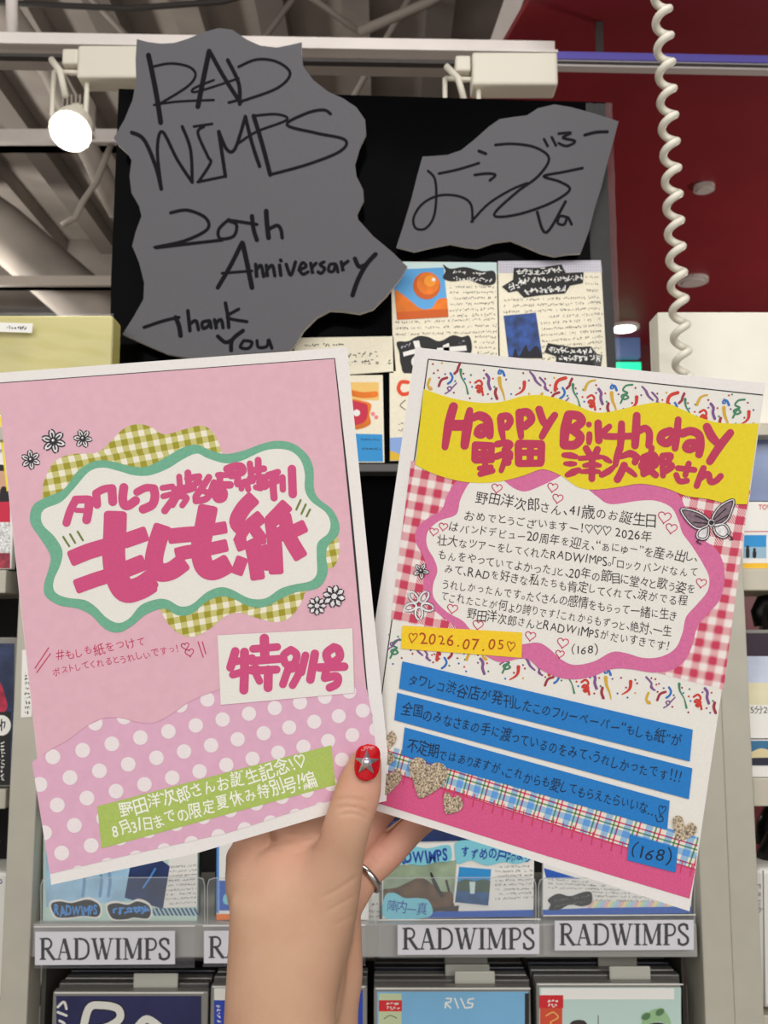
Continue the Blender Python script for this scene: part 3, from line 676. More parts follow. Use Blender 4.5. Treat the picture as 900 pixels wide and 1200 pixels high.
# ------------------------------------------------------------------ the hand
def skin_material():
    mm = bpy.data.materials.new('skin'); mm.use_nodes = True; N, L = mm.node_tree.nodes, mm.node_tree.links; b = N['Principled BSDF']
    at = N.new('ShaderNodeAttribute'); at.attribute_name = 'palm'
    tc = N.new('ShaderNodeTexCoord'); nz = N.new('ShaderNodeTexNoise'); nz.inputs['Scale'].default_value = 38; nz.inputs['Detail'].default_value = 4
    L.new(tc.outputs['Object'], nz.inputs['Vector'])
    mx = N.new('ShaderNodeMix'); mx.data_type = 'RGBA'; mx.inputs['A'].default_value = lin((199, 159, 131)) + (1,); mx.inputs['B'].default_value = lin((212, 156, 134)) + (1,)
    L.new(at.outputs['Fac'], mx.inputs['Factor'])
    m2 = N.new('ShaderNodeMix'); m2.data_type = 'RGBA'; m2.blend_type = 'MULTIPLY'; m2.inputs['B'].default_value = (0.86, 0.72, 0.66, 1)
    rmp = N.new('ShaderNodeMapRange'); rmp.inputs['From Min'].default_value = 0.42; rmp.inputs['From Max'].default_value = 0.75; rmp.inputs['To Max'].default_value = 0.55
    L.new(nz.outputs['Fac'], rmp.inputs['Value']); L.new(rmp.outputs['Result'], m2.inputs['Factor']); L.new(mx.outputs['Result'], m2.inputs['A'])
    L.new(m2.outputs['Result'], b.inputs['Base Color'])
    b.inputs['Roughness'].default_value = 0.52; b.inputs['Specular IOR Level'].default_value = 0.35
    b.inputs['Subsurface Weight'].default_value = 0.12; b.inputs['Subsurface Radius'].default_value = (0.006, 0.0025, 0.0015); b.inputs['Subsurface Scale'].default_value = 0.6
    vz = N.new('ShaderNodeTexVoronoi'); vz.inputs['Scale'].default_value = 1500; L.new(tc.outputs['Object'], vz.inputs['Vector'])
    bp = N.new('ShaderNodeBump'); bp.inputs['Strength'].default_value = 0.12; bp.inputs['Distance'].default_value = 0.0004
    L.new(vz.outputs['Distance'], bp.inputs['Height']); L.new(bp.outputs['Normal'], b.inputs['Normal'])
    return mm
skin = skin_material()
hb = MB()
def limb(pts, smooth=5, flat=1.0):
    """pts: (px, py, depth, half-width in px[, thickness ratio]) swept as a round or oval limb, ends rounded"""
    q = []
    n = len(pts)
    full = [tuple(p) + ((flat,) if len(p) == 4 else ()) for p in pts]
    for i in range(n - 1):
        a, b, c, d = full[max(i - 1, 0)], full[i], full[i + 1], full[min(i + 2, n - 1)]
        for j in range(smooth):
            t = j / smooth; t2, t3 = t * t, t ** 3
            q.append([0.5 * (2 * b[k] + (c[k] - a[k]) * t + (2 * a[k] - 5 * b[k] + 4 * c[k] - d[k]) * t2 + (3 * b[k] - a[k] - 3 * c[k] + d[k]) * t3) for k in range(5)])
    q.append(list(full[-1]))
    P3 = [H(x, y, d) for x, y, d, r, f in q]; R = [r * d / FPX for x, y, d, r, f in q]; F_ = [f for *_, f in q]
    pts3, ra, rb = [], [], []
    t0 = (P3[0] - P3[1]).normalized(); t1 = (P3[-1] - P3[-2]).normalized()
    for a in (80, 60, 40, 20):
        s_, c_ = math.sin(math.radians(a)), math.cos(math.radians(a))
        pts3.append(P3[0] + t0 * R[0] * F_[0] * s_); ra.append(R[0] * c_); rb.append(R[0] * F_[0] * c_)
    pts3 += P3; ra += R; rb += [r * f for r, f in zip(R, F_)]
    for a in (20, 40, 60, 80):
        s_, c_ = math.sin(math.radians(a)), math.cos(math.radians(a))
        pts3.append(P3[-1] + t1 * R[-1] * F_[-1] * s_); ra.append(R[-1] * c_); rb.append(R[-1] * F_[-1] * c_)
    hb.tube(pts3, ra, skin, n=28, ecc=(rb, FWD))
# forearm and back of the hand
limb([(336, 1330, .405, 78, .62), (328, 1200, .412, 66, .62), (336, 1110, .418, 69, .56), (340, 1050, .422, 71, .44), (332, 1010, .428, 66, .34)], 6)
limb([(326, 1100, .424, 58, .6), (309, 1055, .427, 43, .65), (299, 1028, .430, 37.5, .7), (291, 1002, .4335, 28, .75)], 5)                                              # knuckle of the index finger
limb([(340, 1180, .424, 60, .5), (352, 1110, .4222, 58, .5), (376, 1054, .4205, 46, .56), (392, 1012, .418, 34, .7)], 6)                    # thumb base
limb([(352, 1150, .4285, 50, .4), (372, 1085, .4262, 44, .45), (388, 1030, .4215, 37, .6), (396, 1002, .4180, 31.5, .75), (405, 973, .4157, 28.5, .82), (413, 948, .4158, 27.5, .76), (420, 926, .4172, 27, .68), (427, 900, .4186, 21.5, .66), (430, 890, .4192, 18.5, .66)], 6)   # thumb
limb([(340, 1000, .4345, 40, .36), (372, 985, .4335, 36, .36), (395, 990, .430, 28, .5)], 5)                   # web of skin to the thumb
limb([(392, 1330, .432, 36, .8), (390, 1200, .432, 30, .8), (398, 1140, .433, 27.5, .8), (402, 1095, .434, 22, .8), (402, 1050, .434, 20, .8)], 6)   # heel of the hand behind
# fingers behind the flyers: index, middle, ring, little
limb([(296, 1003, .4345, 25, .8), (304, 940, .445, 22, .9), (318, 885, .452, 20, .9), (338, 842, .452, 17, .9)], 6)
limb([(398, 1012, .436, 21, .9), (424, 978, .446, 18.5, .95), (458, 938, .458, 17, .95), (500, 905, .464, 15.5, .9), (528, 884, .465, 13.5, .9)], 6)
limb([(408, 1058, .436, 20, .9), (430, 1026, .440, 17.5, .95), (455, 1001, .4475, 18, .95), (487, 968, .4560, 16.5, .95), (530, 935, .4650, 15.5, .9), (556, 918, .468, 13, .9)], 6)
limb([(398, 1098, .440, 16, .9), (404, 1060, .452, 14, .95), (420, 1020, .462, 13.5, .95), (455, 985, .470, 12, .95), (480, 965, .472, 10.5, .95)], 6)
raw = hb.build('hand_raw', loc=H(330, 1330, .41))
md = raw.modifiers.new('r', 'REMESH'); md.mode = 'VOXEL'; md.voxel_size = 0.0009
ms = raw.modifiers.new('s', 'SMOOTH'); ms.factor = 0.5; ms.iterations = 16
bpy.context.view_layer.update()
hm = bpy.data.meshes.new_from_object(raw.evaluated_get(bpy.context.evaluated_depsgraph_get()))
hl = raw.location.copy(); bpy.data.objects.remove(raw)
hm.name = 'hand'; hm.materials.clear(); hm.materials.append(skin)
import numpy as np
def relax(mesh, iters):
    """blend the thumb root softly into the back of the hand"""
    n = len(mesh.vertices); co = np.empty(n * 3, np.float32); mesh.vertices.foreach_get('co', co); co = co.reshape(-1, 3).astype(np.float64)
    ed = np.empty(len(mesh.edges) * 2, np.int32); mesh.edges.foreach_get('vertices', ed); ed = ed.reshape(-1, 2)
    a = np.concatenate([ed[:, 0], ed[:, 1]]); b = np.concatenate([ed[:, 1], ed[:, 0]]); deg = np.maximum(1, np.bincount(a, minlength=n))
    q = co + np.array(hl) - np.array(CAM); d = q @ np.array(FWD); px = 450 + FPX * (q @ np.array(RGT)) / d; py = 600 - FPX * (q @ np.array(UPV)) / d
    msk = np.exp(-(((px - 362) / 44) ** 2) ** 1.5 - (((py - 1062) / 74) ** 2) ** 1.5) * (d < .4235)
    msk = msk[:, None] * .6
    for _ in range(iters):
        avg = np.stack([np.bincount(a, weights=co[b, k], minlength=n) for k in range(3)], 1) / deg[:, None]
        co += (avg - co) * msk
    mesh.vertices.foreach_set('co', co.astype(np.float32).ravel()); mesh.update()
relax(hm, 220)
z3 = Z(230, 840, 3.0)
creases = [(z3((482, 298), (520, 288), (560, 290), (604, 300)), 1.6, .0006), (z3((488, 325), (530, 316), (575, 324), (612, 343)), 1.8, .0008), (z3((500, 347), (545, 340), (585, 350), (606, 366)), 1.6, .0006), (z3((515, 306), (550, 302), (590, 313)), 1.3, .0004),
           (z3((195, 452), (260, 470), (330, 484), (392, 468)), 2.4, .0005), (z3((235, 425), (310, 440), (370, 452)), 2, .00035), (z3((300, 408), (350, 415), (410, 425)), 1.8, .0003),
           (z3((430, 642), (490, 612), (540, 580), (572, 555)), 2.2, .0004), (z3((452, 690), (510, 655), (566, 625)), 2, .0003), (z3((470, 740), (520, 715), (568, 690)), 2, .0002),
           (z3((378, 470), (400, 450), (425, 430), (445, 400)), 2.6, .0005), (z3((600, 485), (622, 505), (640, 528)), 1.6, .0003), (z3((640, 452), (668, 476), (690, 500)), 1.6, .0002)]
cr = [(spline(p, False, 5), w, d) for p, w, d in creases]
col = hm.attributes.new('palm', 'FLOAT', 'POINT')
vals = []
norms = [v.normal.copy() for v in hm.vertices]
for i, v in enumerate(hm.vertices):
    wv = v.co + hl; px, py, d = proj(wv)
    push = 0
    if norms[i].dot(FWD) < 0.35:
        for pts, w, dep in cr:
            if not (pts[0][0] - 60 < px < pts[-1][0] + 60 and min(q[1] for q in pts) - 8 < py < max(q[1] for q in pts) + 8): continue
            best = 1e9; bi = 0
            for k in range(len(pts) - 1):
                ax, ay = pts[k]; bx, by = pts[k + 1]; dx, dy = bx - ax, by - ay; t = max(0, min(1, ((px - ax) * dx + (py - ay) * dy) / (dx * dx + dy * dy + 1e-9)))
                q = (px - ax - dx * t) ** 2 + (py - ay - dy * t) ** 2
                if q < best: best = q; bi = (k + t) / (len(pts) - 1)
            push += dep * .85 * math.exp(-best / (w * w * 1.5)) * min(1, 5 * bi, 5 * (1 - bi))
    if push: v.co -= norms[i] * push
    # palm side and finger pads are pinker than the back of the hand
    p1 = 1 / (1 + math.exp(-(d - .4325) / .003)) if px > 370 else 0
    p2 = math.exp(-((px - 430) ** 2 + (py - 920) ** 2) / (2 * 26 ** 2)) * .55
    p3 = math.exp(-((px - 345) ** 2 + (py - 995) ** 2) / (2 * 32 ** 2)) * .5
    p4 = math.exp(-((px - 282) ** 2 + (py - 1000) ** 2) / (2 * 20 ** 2)) * .4
    vals.append(min(1, p1 + p2 + p3 + p4))
col.data.foreach_set('value', vals)
hm.polygons.foreach_set('use_smooth', [True] * len(hm.polygons))
hand = bpy.data.objects.new('person', hm); COL.objects.link(hand); hand.location = hl
tag(hand, "person's bare left hand and wrist with red star-decorated thumbnail and ring, pinching two flyers", 'person')

nail_red = mat('nail_red', (196, 14, 28), 0.18, grain=0.1, scale=600)
silver = mat('silver_metal', (206, 204, 202), 0.22, 1.0)
def nail_pt(px, py, lift=0):
    """surface of the thumb nail: bowed across its width, tipped back at the end"""
    ax = (px - 430.5) + (py - 893) * 0.10
    d = 0.4094 - (py - 893) * 0.00001 + (ax ** 2) * 0.0000115 + max(0, 884 - py) ** 2 * 0.000008 - lift
    return H(px, py, d)
def nail_mesh():
    m = MB(); rows = []
    for i in range(17):
        v = -1 + 2 * i / 16; half = 15.0 * (1 - abs(v) ** (4.0 if v < 0 else 3.0)) ** 0.5 * (1.0 if v > -0.2 else 0.99)
        half = max(half, 1.2); py = 893.5 + v * 21.8
        cx = 430.5 - v * 1.6
        rows.append([(cx + half * math.sin(math.pi / 2 * (-1 + 2 * j / 12)), py) for j in range(13)])
    vs = []; fs = []
    for r in rows: vs += [nail_pt(x, y) for x, y in r]
    for r in rows: vs += [nail_pt(x, y, -0.0012) for x, y in r]
    n = 17 * 13
    for i in range(16):
        for j in range(12):
            a = i * 13 + j; fs.append((a, a + 13, a + 14, a + 1)); fs.append((n + a, n + a + 1, n + a + 14, n + a + 13))
    for i in range(16):
        for j in (0, 12): a = i * 13 + j; fs.append((a, a + 13, n + a + 13, n + a) if j else (a, n + a, n + a + 13, a + 13))
    for j in range(12):
        for i in (0, 16): a = i * 13 + j; fs.append((a, a + 1, n + a + 1, n + a) if i == 0 else (a, n + a, n + a + 1, a + 1))
    m.add(vs, fs, nail_red); return m
nail = tag(nail_mesh().build('thumb_nail', hand, smooth=True), 'glossy red painted thumb nail')
m = MB(); c = nail_pt(430, 893, .0019); vs = [c]; r0, r1 = 15.5, 6.2
for k in range(10):
    a = -math.pi / 2 + 0.05 + math.pi * k / 5; r = r0 if k % 2 == 0 else r1
    vs.append(nail_pt(429.5 + r * math.cos(a), 893.5 + r * math.sin(a), .0004 if k % 2 == 0 else .0006))
base = [nail_pt(429.5 + (r0 if k % 2 == 0 else r1) * math.cos(-math.pi / 2 + 0.05 + math.pi * k / 5), 893.5 + (r0 if k % 2 == 0 else r1) * math.sin(-math.pi / 2 + 0.05 + math.pi * k / 5), -.0003) for k in range(10)]
m.add(vs + base, [(0, 1 + (k + 1) % 10, 1 + k) for k in range(10)] + [(1 + k, 1 + (k + 1) % 10, 11 + (k + 1) % 10, 11 + k) for k in range(10)], silver)
star = tag(m.build('star_charm', nail), 'silver five-pointed star')
bm = bmesh.new(); bmesh.ops.create_uvsphere(bm, u_segments=16, v_segments=10, radius=0.0023)
for v in bm.verts: v.co += nail_pt(429.5, 893.5, .0034)
m = MB(); m.bm(bm, mat('gem', (216, 214, 220), 0.08, 0.85)); m.build('gem', nail, smooth=True)
m = MB()
rg = random.Random(5)
for k in range(9):
    a, b = 424 + k * 1.55 + rg.uniform(-.5, .5), 876.5 + rg.uniform(-2, 2) + abs(k - 4) * 0.4
    bm = bmesh.new(); bmesh.ops.create_icosphere(bm, subdivisions=1, radius=0.00022)
    for v in bm.verts: v.co += nail_pt(a, b, .0001)
    m.bm(bm, silver)
m.build('glitter_dots', nail)
# ring on the ring finger
m = MB()
rc = H(430, 1028, .4398); ax = (H(455, 1001, .4475) - H(418, 1040, .437)).normalized()
e1 = FWD - ax * FWD.dot(ax); e1.normalize(); e2 = ax.cross(e1)
vs = []; fs = []
for i in range(48):
    a = 2 * math.pi * i / 48; dirv = e1 * math.cos(a) + e2 * math.sin(a)
    for u, w in ((-.0016, .0078), (-.0010, .0086), (0, .0088), (.0010, .0086), (.0016, .0078), (0, .0072)):
        vs.append(rc + dirv * w + ax * u)
for i in range(48):
    for j in range(6): fs.append((i * 6 + j, i * 6 + (j + 1) % 6, ((i + 1) % 48) * 6 + (j + 1) % 6, ((i + 1) % 48) * 6 + j))
m.add(vs, fs, silver); tag(m.build('ring', hand, smooth=True), 'thin silver ring')
# ------------------------------------------------------------------ the shop: shell, racks, signs, stock
post_grey = mat('rack_grey', (182, 178, 164), 0.5, grain=0.03, scale=40)
shelf_cream = mat('shelf_cream', (196, 190, 172), 0.5)
dark_board = mat('rack_charcoal', (30, 29, 29), 0.55)
black_gloss = mat('black_gloss', (6, 6, 7), 0.12, spec=0.015, bump=0.1, bscale=14)
wall_grey = mat('wall_grey', (138, 130, 122), 0.9, grain=0.25, scale=2.2)
deck_grey = mat('ceiling_deck', (160, 151, 143), 0.9, grain=0.15, scale=3)
rib_grey = mat('ceiling_rib', (128, 120, 113), 0.8)
beam_white = mat('beam_white', (228, 220, 214), 0.6, grain=0.05, scale=8)
pipe_grey = mat('pipe_grey', (160, 150, 140), 0.6)
steel_dark = mat('steel_dark', (60, 56, 54), 0.7)
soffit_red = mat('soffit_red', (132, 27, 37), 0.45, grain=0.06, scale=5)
unit_white = mat('unit_white', (222, 216, 200), 0.5)

def struct(mb, name): return tag(mb.build(name), kind='structure')
m = MB(); m.box((-6, -3, -0.05), (6, 7.2, 0), mat('floor_vinyl', (150, 142, 132), 0.5)); struct(m, 'floor')
m = MB(); m.box((-6, 7.0, 0), (6, 7.15, 4.6), wall_grey); struct(m, 'wall_back')
m = MB(); m.box((-6.1, -3, 0), (-6, 7.1, 4.6), wall_grey); struct(m, 'wall_left')
m = MB(); m.box((6, -3, 0), (6.1, 7.1, 4.6), wall_grey); struct(m, 'wall_right')
m = MB(); m.box((-6, -3, 4.4), (6, 7.1, 4.5), deck_grey)
for i in range(30):
    x = -5.8 + i * 0.4; m.box((x, -3, 4.28), (x + 0.13, 7.0, 4.4), rib_grey if i % 2 else deck_grey)
struct(m, 'ceiling')
# red soffit on the right with its lamps
e0, e1_ = PZ(655, 0, 2.6), PZ(608, 110, 2.6); dirx = (e1_.x - e0.x) / (e1_.y - e0.y)
def sx(y): return e0.x + (y - e0.y) * dirx
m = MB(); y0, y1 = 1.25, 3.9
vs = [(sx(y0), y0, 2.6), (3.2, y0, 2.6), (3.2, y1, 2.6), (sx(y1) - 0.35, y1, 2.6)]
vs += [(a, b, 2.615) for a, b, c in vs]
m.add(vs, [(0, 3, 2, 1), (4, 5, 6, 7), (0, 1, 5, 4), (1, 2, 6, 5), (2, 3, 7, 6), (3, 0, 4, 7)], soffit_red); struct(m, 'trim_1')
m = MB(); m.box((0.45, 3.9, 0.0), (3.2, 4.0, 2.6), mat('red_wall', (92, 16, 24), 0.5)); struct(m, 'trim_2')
lamp_glow = mat('lamp_glow', (255, 250, 240), 0.5, emit=9)
lamp_trim = mat('lamp_trim', (196, 186, 180), 0.5)
def ceiling_disc(px, py, r, glow, label, z=2.6):
    c = PZ(px, py, z); m = MB()
    for r_, z0, z1, mt in ((r, 0, -0.012, lamp_trim), (r * .72, -0.012, -0.016, lamp_glow if glow else lamp_trim)):
        q = [(c.x + r_ * math.cos(a * math.pi / 12), c.y + r_ * math.sin(a * math.pi / 12)) for a in range(24)]
        vs = [(x, y, z + z0) for x, y in q] + [(x, y, z + z1) for x, y in q]
        m.add(vs, [tuple(range(24)), tuple(range(47, 23, -1))] + [(i, (i + 1) % 24, 24 + (i + 1) % 24, 24 + i) for i in range(24)], mt)
    tag(m.build('ceiling_fitting'), label, 'ceiling light', 'round fittings on the red soffit')
ceiling_disc(825, 218, 0.028, False, 'small round grey ceiling fitting right of the white coiled cord')
ceiling_disc(812, 327, 0.052, False, 'flat grey round ceiling fitting behind the coiled cord, above the white box')
ceiling_disc(731, 382, 0.062, True, 'lit round ceiling lamp glowing white beside the black display board')
RY = 1.735; m = MB(); a, b = P(646, 69, RY), P(1000, 75, RY); a2, b2 = P(646, 79, RY), P(1000, 83, RY)
def band(m, p0, p1, o0, o1, Y0, Y1, mt):
    a, b = P(p0[0], p0[1] + o0, Y0), P(p1[0], p1[1] + o0, Y0); c, d = P(p0[0], p0[1] + o1, Y0), P(p1[0], p1[1] + o1, Y0); dy = Vector((0, Y1 - Y0, 0))
    m.add([c, d, b, a, c + dy, d + dy, b + dy, a + dy], [(0, 1, 2, 3), (4, 7, 6, 5), (0, 4, 5, 1), (3, 2, 6, 7), (0, 3, 7, 4), (1, 5, 6, 2)], mt)
R0, R1 = (646, 61), (1000, 68)
band(m, R0, R1, 7.5, 16, RY, RY + .02, mat('rail_white', (206, 198, 194), 0.5)); band(m, R0, R1, 10, 13, RY - .002, RY + .001, steel_dark)
m.box((P(700, 60, RY).x, RY + .004, P(700, 62, RY).z), (P(708, 60, RY).x, RY + .012, 2.5995), steel_dark)
r_ = m.build('ceiling_rail'); tag(r_, 'thin rail with violet-blue top strip running across the red soffit', 'rail')
m = MB(); band(m, R0, R1, -1, 7.4, RY - .004, RY + .003, mat('violet_strip', (112, 104, 200), 0.4)); m.build('blue_strip', r_)
# exposed ceiling steel on the left
def beam(name, p, q, Y, h0, h1, label, mt, dy=0.06, extra=True):
    a, b = P(p[0], p[1], Y), P(q[0], q[1], Y); m = MB(); k = Y / FPX
    for (o0, o1, d0, d1) in ((h0, h1, 0, dy), (h1 - 3, h1, -0.03, dy)):
        vs = []
        for e in (a, b):
            for yy in (Y + d0, Y + d1):
                for o in (o0, o1): vs.append((e.x, yy, e.z - o * k * 1.1))
        m.add(vs, [(0, 1, 3, 2), (4, 6, 7, 5), (0, 4, 5, 1), (2, 3, 7, 6), (0, 2, 6, 4), (1, 5, 7, 3)], mt)
    o = m.build(name); tag(o, label, 'beam'); return o
bt = beam('lighting_track', (-260, 33), (650, 48), 1.72, 0, 25, 'wide white ceiling beam carrying spotlights above the black board', beam_white)
m = MB(); a, b = P(-260, 60, 1.69), P(650, 75, 1.69)
vs = [(e.x, yy, e.z - o) for e in (a, b) for yy in (1.685, 1.70) for o in (0, .006)]
m.add(vs, [(0, 1, 3, 2), (4, 6, 7, 5), (0, 4, 5, 1), (2, 3, 7, 6), (0, 2, 6, 4), (1, 5, 7, 3)], steel_dark); m.build('track_slot', bt)
beam('ceiling_beam', (-300, 151), (300, 151), 3.6, 0, 20, 'white ceiling beam passing behind the lit spotlight', beam_white)
beam('ceiling_beam', (-300, 323), (400, 323), 5.2, 0, 13, 'lower grey beam above the yellow plastic-wrapped pack', pipe_grey)
beam('ceiling_beam', (-300, 360), (500, 360), 6.4, 0, 9, 'dark beam just above the yellow plastic-wrapped pack', steel_dark)
def bar(name, pts, r, mt, label, cat='pipe'):
    m = MB(); m.tube([P(*p) for p in pts], r, mt, 10); return tag(m.build(name, smooth=True), label, cat)
bar('duct', [(-60, 226, 5.6), (0, 268, 5.6), (120, 372, 5.6), (170, 420, 5.6)], .17, wall_grey, 'fat grey duct slanting down behind the left edge')
bar('pipe', [(-40, -60, 3.4), (60, 85, 3.5), (140, 250, 3.7)], .045, pipe_grey, 'grey pipe slanting down behind the lit spotlight')
bar('cable', [(-60, 0, 3.0), (60, 6, 3.0), (150, 10, 3.0), (260, 2, 3.0), (380, -30, 3.0)], .010, steel_dark, 'dark cable sagging across the ceiling at the top left', 'cable')
for i, (p, q, lb) in enumerate([((60, -52), (165, 60), 'steel brace leaning over the spotlight beam at left'), ((318, -36), (425, 40), 'steel brace meeting the long cross tie above the grey sign'), ((512, -60), (405, 130), 'pale brace dropping behind the black board top'), ((372, -40), (150, 260), 'steel brace behind the large grey sign')]):
    bar('brace', [(*p, 3.9), (*q, 4.0)], .014, pipe_grey, lb, 'brace')
bar('brace', [(420, 38, 3.5), (500, 4, 3.5), (640, -75, 3.5), (700, -130, 3.5)], .020, pipe_grey, 'long grey cross tie rising right above the white track', 'brace')
bar('conduit', [(13, -600, 1.75), (13, -100, 1.75), (14, 40, 1.75)], .012, beam_white, 'white vertical conduit at the top left corner', 'pipe')
bar('cable', [(131, 168, 3.61), (122, 190, 3.5), (112, 215, 3.5), (98, 235, 3.5), (88, 255, 3.5), (72, 264, 3.5)], .012, pipe_grey, 'loose grey cable hanging left of the grey sign', 'cable')
m = MB(); a0_, a1_ = P(590, 47, 3.0), P(608, -30, 2.6)
m.tube([P(585, 62, 3.3), P(622, -40, 2.9)], .05, beam_white, 4); m.tube([P(602, 62, 3.25), P(632, -40, 2.85)], .02, steel_dark, 4); tag(m.build('conduit_tray'), 'white tray with a dark slot running up beside the red soffit', 'tray')
# spotlights
def spotlight(px, top, Y, lit, ux0, ux1, label):
    c = P(px, top, Y); root = empty('spotlight', c); k = Y / FPX
    tag(root, label, 'spotlight', 'track spotlights on the white beam')
    m = MB(); a, b = P(ux0, top - 24, Y), P(ux1, top + 14, Y); m.box((a.x, Y - .02, b.z), (b.x, Y + .03, a.z), unit_white, .005); m.build('driver_box', root)
    m = MB(); a, b = P(ux0 - 19, top - 22, Y), P(ux0 - 1, top - 4, Y); m.box((a.x, Y - .015, b.z), (b.x, Y + .028, a.z), unit_white, .004); m.build('track_adapter', root)
    m = MB()
    for s in (-1, 1): m.tube([c + Vector((s * 21 * k, 0, 0)), c + Vector((s * 21 * k, 0, -60 * k))], .0045, unit_white, 8)
    m.tube([c + Vector((-21 * k, 0, 0)), c + Vector((21 * k, 0, -2 * k))], .0045, unit_white, 8); m.build('yoke', root)
    ctr = c + Vector((6 * k, -.01, -81 * k)); axis = Vector((0.02, -.62, -.78)).normalized()
    m = MB(); m.tube([ctr - axis * 0.07, ctr - axis * 0.034, ctr - axis * .03, ctr, ctr + axis * .008], [.023, .025, .034, 26 * k, 26 * k], unit_white, 24); hd = m.build('lamp_head', root, smooth=False)
    m = MB()
    for i in range(7):
        o = ctr - axis * 0.065 + Vector(((i - 3) * .008, 0, .012)); m.box(o - Vector((.0013, .02, .032)), o + Vector((.0013, .02, .02)), pipe_grey)
    m.build('heat_fins', hd)
    m = MB(); q = axis.orthogonal().normalized(); w = axis.cross(q); R_ = 24 * k
    vs = [ctr + axis * .0095 + (q * math.cos(t * math.pi / 16) + w * math.sin(t * math.pi / 16)) * R_ for t in range(32)]
    m.add(vs, [tuple(range(32))] , mat('spot_glow', (255, 252, 244), .5, emit=26) if lit else lamp_trim); m.build('lens', hd)
    m = MB(); m.tube([c + Vector((-20 * k, -.02, 8 * k)), c + Vector((-6 * k, -.03, -12 * k)), c + Vector((2 * k, -.03, -45 * k))], .006, unit_white, 8); m.build('cord', root, smooth=True)
    if lit:
        l = bpy.data.lights.new('spot_beam', 'SPOT'); l.energy = 18; l.spot_size = 1.2; l.spot_blend = .6; l.shadow_soft_size = .05; l.color = (1, .97, .92)
        lo = bpy.data.objects.new('spot_beam', l); COL.objects.link(lo); lo.location = ctr + axis * .03; lo.rotation_euler = axis.to_track_quat('-Z', 'Y').to_euler()
spotlight(83, 84, 1.65, True, 95, 172, 'lit track spotlight glaring white left of the large grey sign')
spotlight(541, 92, 1.65, False, 552, 652, 'white track spotlight half hidden behind the top edge of the black board')

# ---- racks
def rack(loc, label): r = empty('display_rack', loc); return tag(r, label, 'rack', 'grey shop racks')
YF = 0.85
def bx(px0, py0, px1, py1, Y0, Y1, mt, bev=0):
    """box whose front face spans two pixels at distance Y0"""
    a, b = P(px0, py0, Y0), P(px1, py1, Y0); m = MB(); m.box((a.x, Y0, b.z), (b.x, Y1, a.z), mt, bev); return m
ML0 = P(7.5, 1000, YF).x; ML1 = ML0 + 31 * .85 / FPX; MR0 = P(819, 1000, YF).x; MR1 = MR0 + 33 * .85 / FPX; RP0 = P(853, 1000, YF).x; RP1 = RP0 + 32.5 * .85 / FPX
def post(px, w, depth, root, Y=YF, top=505, ybase=1000):
    x0 = P(px, ybase, Y).x; m = MB(); m.box((x0, Y, 0), (x0 + w * .85 / FPX * 1.0, Y + depth, P(0, top, Y).z), post_grey, .0012); return m.build('post', root)
main = rack(P(430, 1200, .95) * Vector((1, 1, 0)) if False else Vector((0, 0.95, 0)), 'main grey rack behind the hand, with lettered label rail and black display board')
post(7.5, 31, .032, main); post(819, 33, .05, main)
def slab(px0, px1, py0, py1, Y0, Y1, mt, name, root, bev=.001):
    a, b = P(px0, py0, Y0), P(px1, py1, Y0)
    lo, hi = (ML1 - .0005, MR0 + .0005) if root is main else ((-9, ML0 - .001) if root is left else (RP1 - .0005, 9))
    m = MB(); m.box((max(a.x, lo), Y0, b.z), (min(b.x, hi), Y1, a.z), mt, bev); return m.build(name, root)
slab(0, 900, 560, 1085, 1.04, 1.05, dark_board, 'back_panel', main)
slab(40, 818, 544, 553, .875, 1.04, mat('shelf_edge_grey', (78, 77, 76), .5), 'top_shelf', main)
slab(40, 818, 556, 800, .90, .905, black_gloss, 'glossy_panel', main)
slab(36, 818, 1083, 1122, .855, .8655, mat('rail_grey', (158, 156, 152), .4), 'label_rail', main)
ZS = P(0, 1082, .866).z
def py_at(zv, Y): return proj(Vector((0, Y, zv)))[1]
m = MB(); m.box((ML1 - .0005, .866, ZS - .012), (MR0 + .0005, 1.04, ZS - .0002), post_grey); m.build('middle_shelf', main)
m = MB(); zb = P(0, 1300, .862).z - .001; m.box((ML1 - .0005, .80, zb - .02), (MR0 + .0005, 1.04, zb), post_grey); m.build('lower_shelf', main)
slab(0, 900, 1126, 1330, 1.02, 1.03, dark_board, 'lower_back_panel', main)
mirror_dark = mat('rack_inner_grey', (96, 92, 86), .6)
a, b = P(36, 1000, .86), P(52, 1000, .90)
m = MB(); m.box((MR0 - .004, .9, 0), (MR0, 1.04, P(0, 560, YF).z), mirror_dark); m.build('side_panel', main)
m = MB(); m.box((ML1, .883, 0), (ML1 + .004, 1.04, P(0, 560, YF).z), mirror_dark); m.build('side_panel', main)
left = rack((-.5, .95, 0), 'grey rack at the left edge, its shelves stocked with discs'); right = rack((.5, .95, 0), 'grey rack at the right edge, its cream shelves stocked with discs')
post(853, 32.5, .05, right)
lx, rx = -260, 1160
for y0_, y1_, nm in ((668, 695, 'shelf'), (925, 948, 'shelf'), (500, 516, 'top_shelf'), (1200, 1230, 'shelf')): slab(lx, 6, y0_, y1_, .862, 1.04, post_grey, nm, left)
slab(lx, 8, 470, 1230, 1.04, 1.05, dark_board, 'back_panel', left)
m = MB(); q = P(lx, 1000, .862).x; m.box((q, .862, 0), (q + .02, 1.05, P(0, 505, .862).z), post_grey); m.build('post', left)
for y0_, y1_, nm in ((667, 692, 'shelf'), (912, 945, 'shelf'), (497, 510, 'top_shelf'), (1190, 1222, 'shelf')): slab(882 if y0_ > 900 else 868, rx, y0_, y1_, .862, 1.04, shelf_cream, nm, right)
slab(882, rx, 500, 1222, 1.04, 1.05, dark_board, 'back_panel', right)
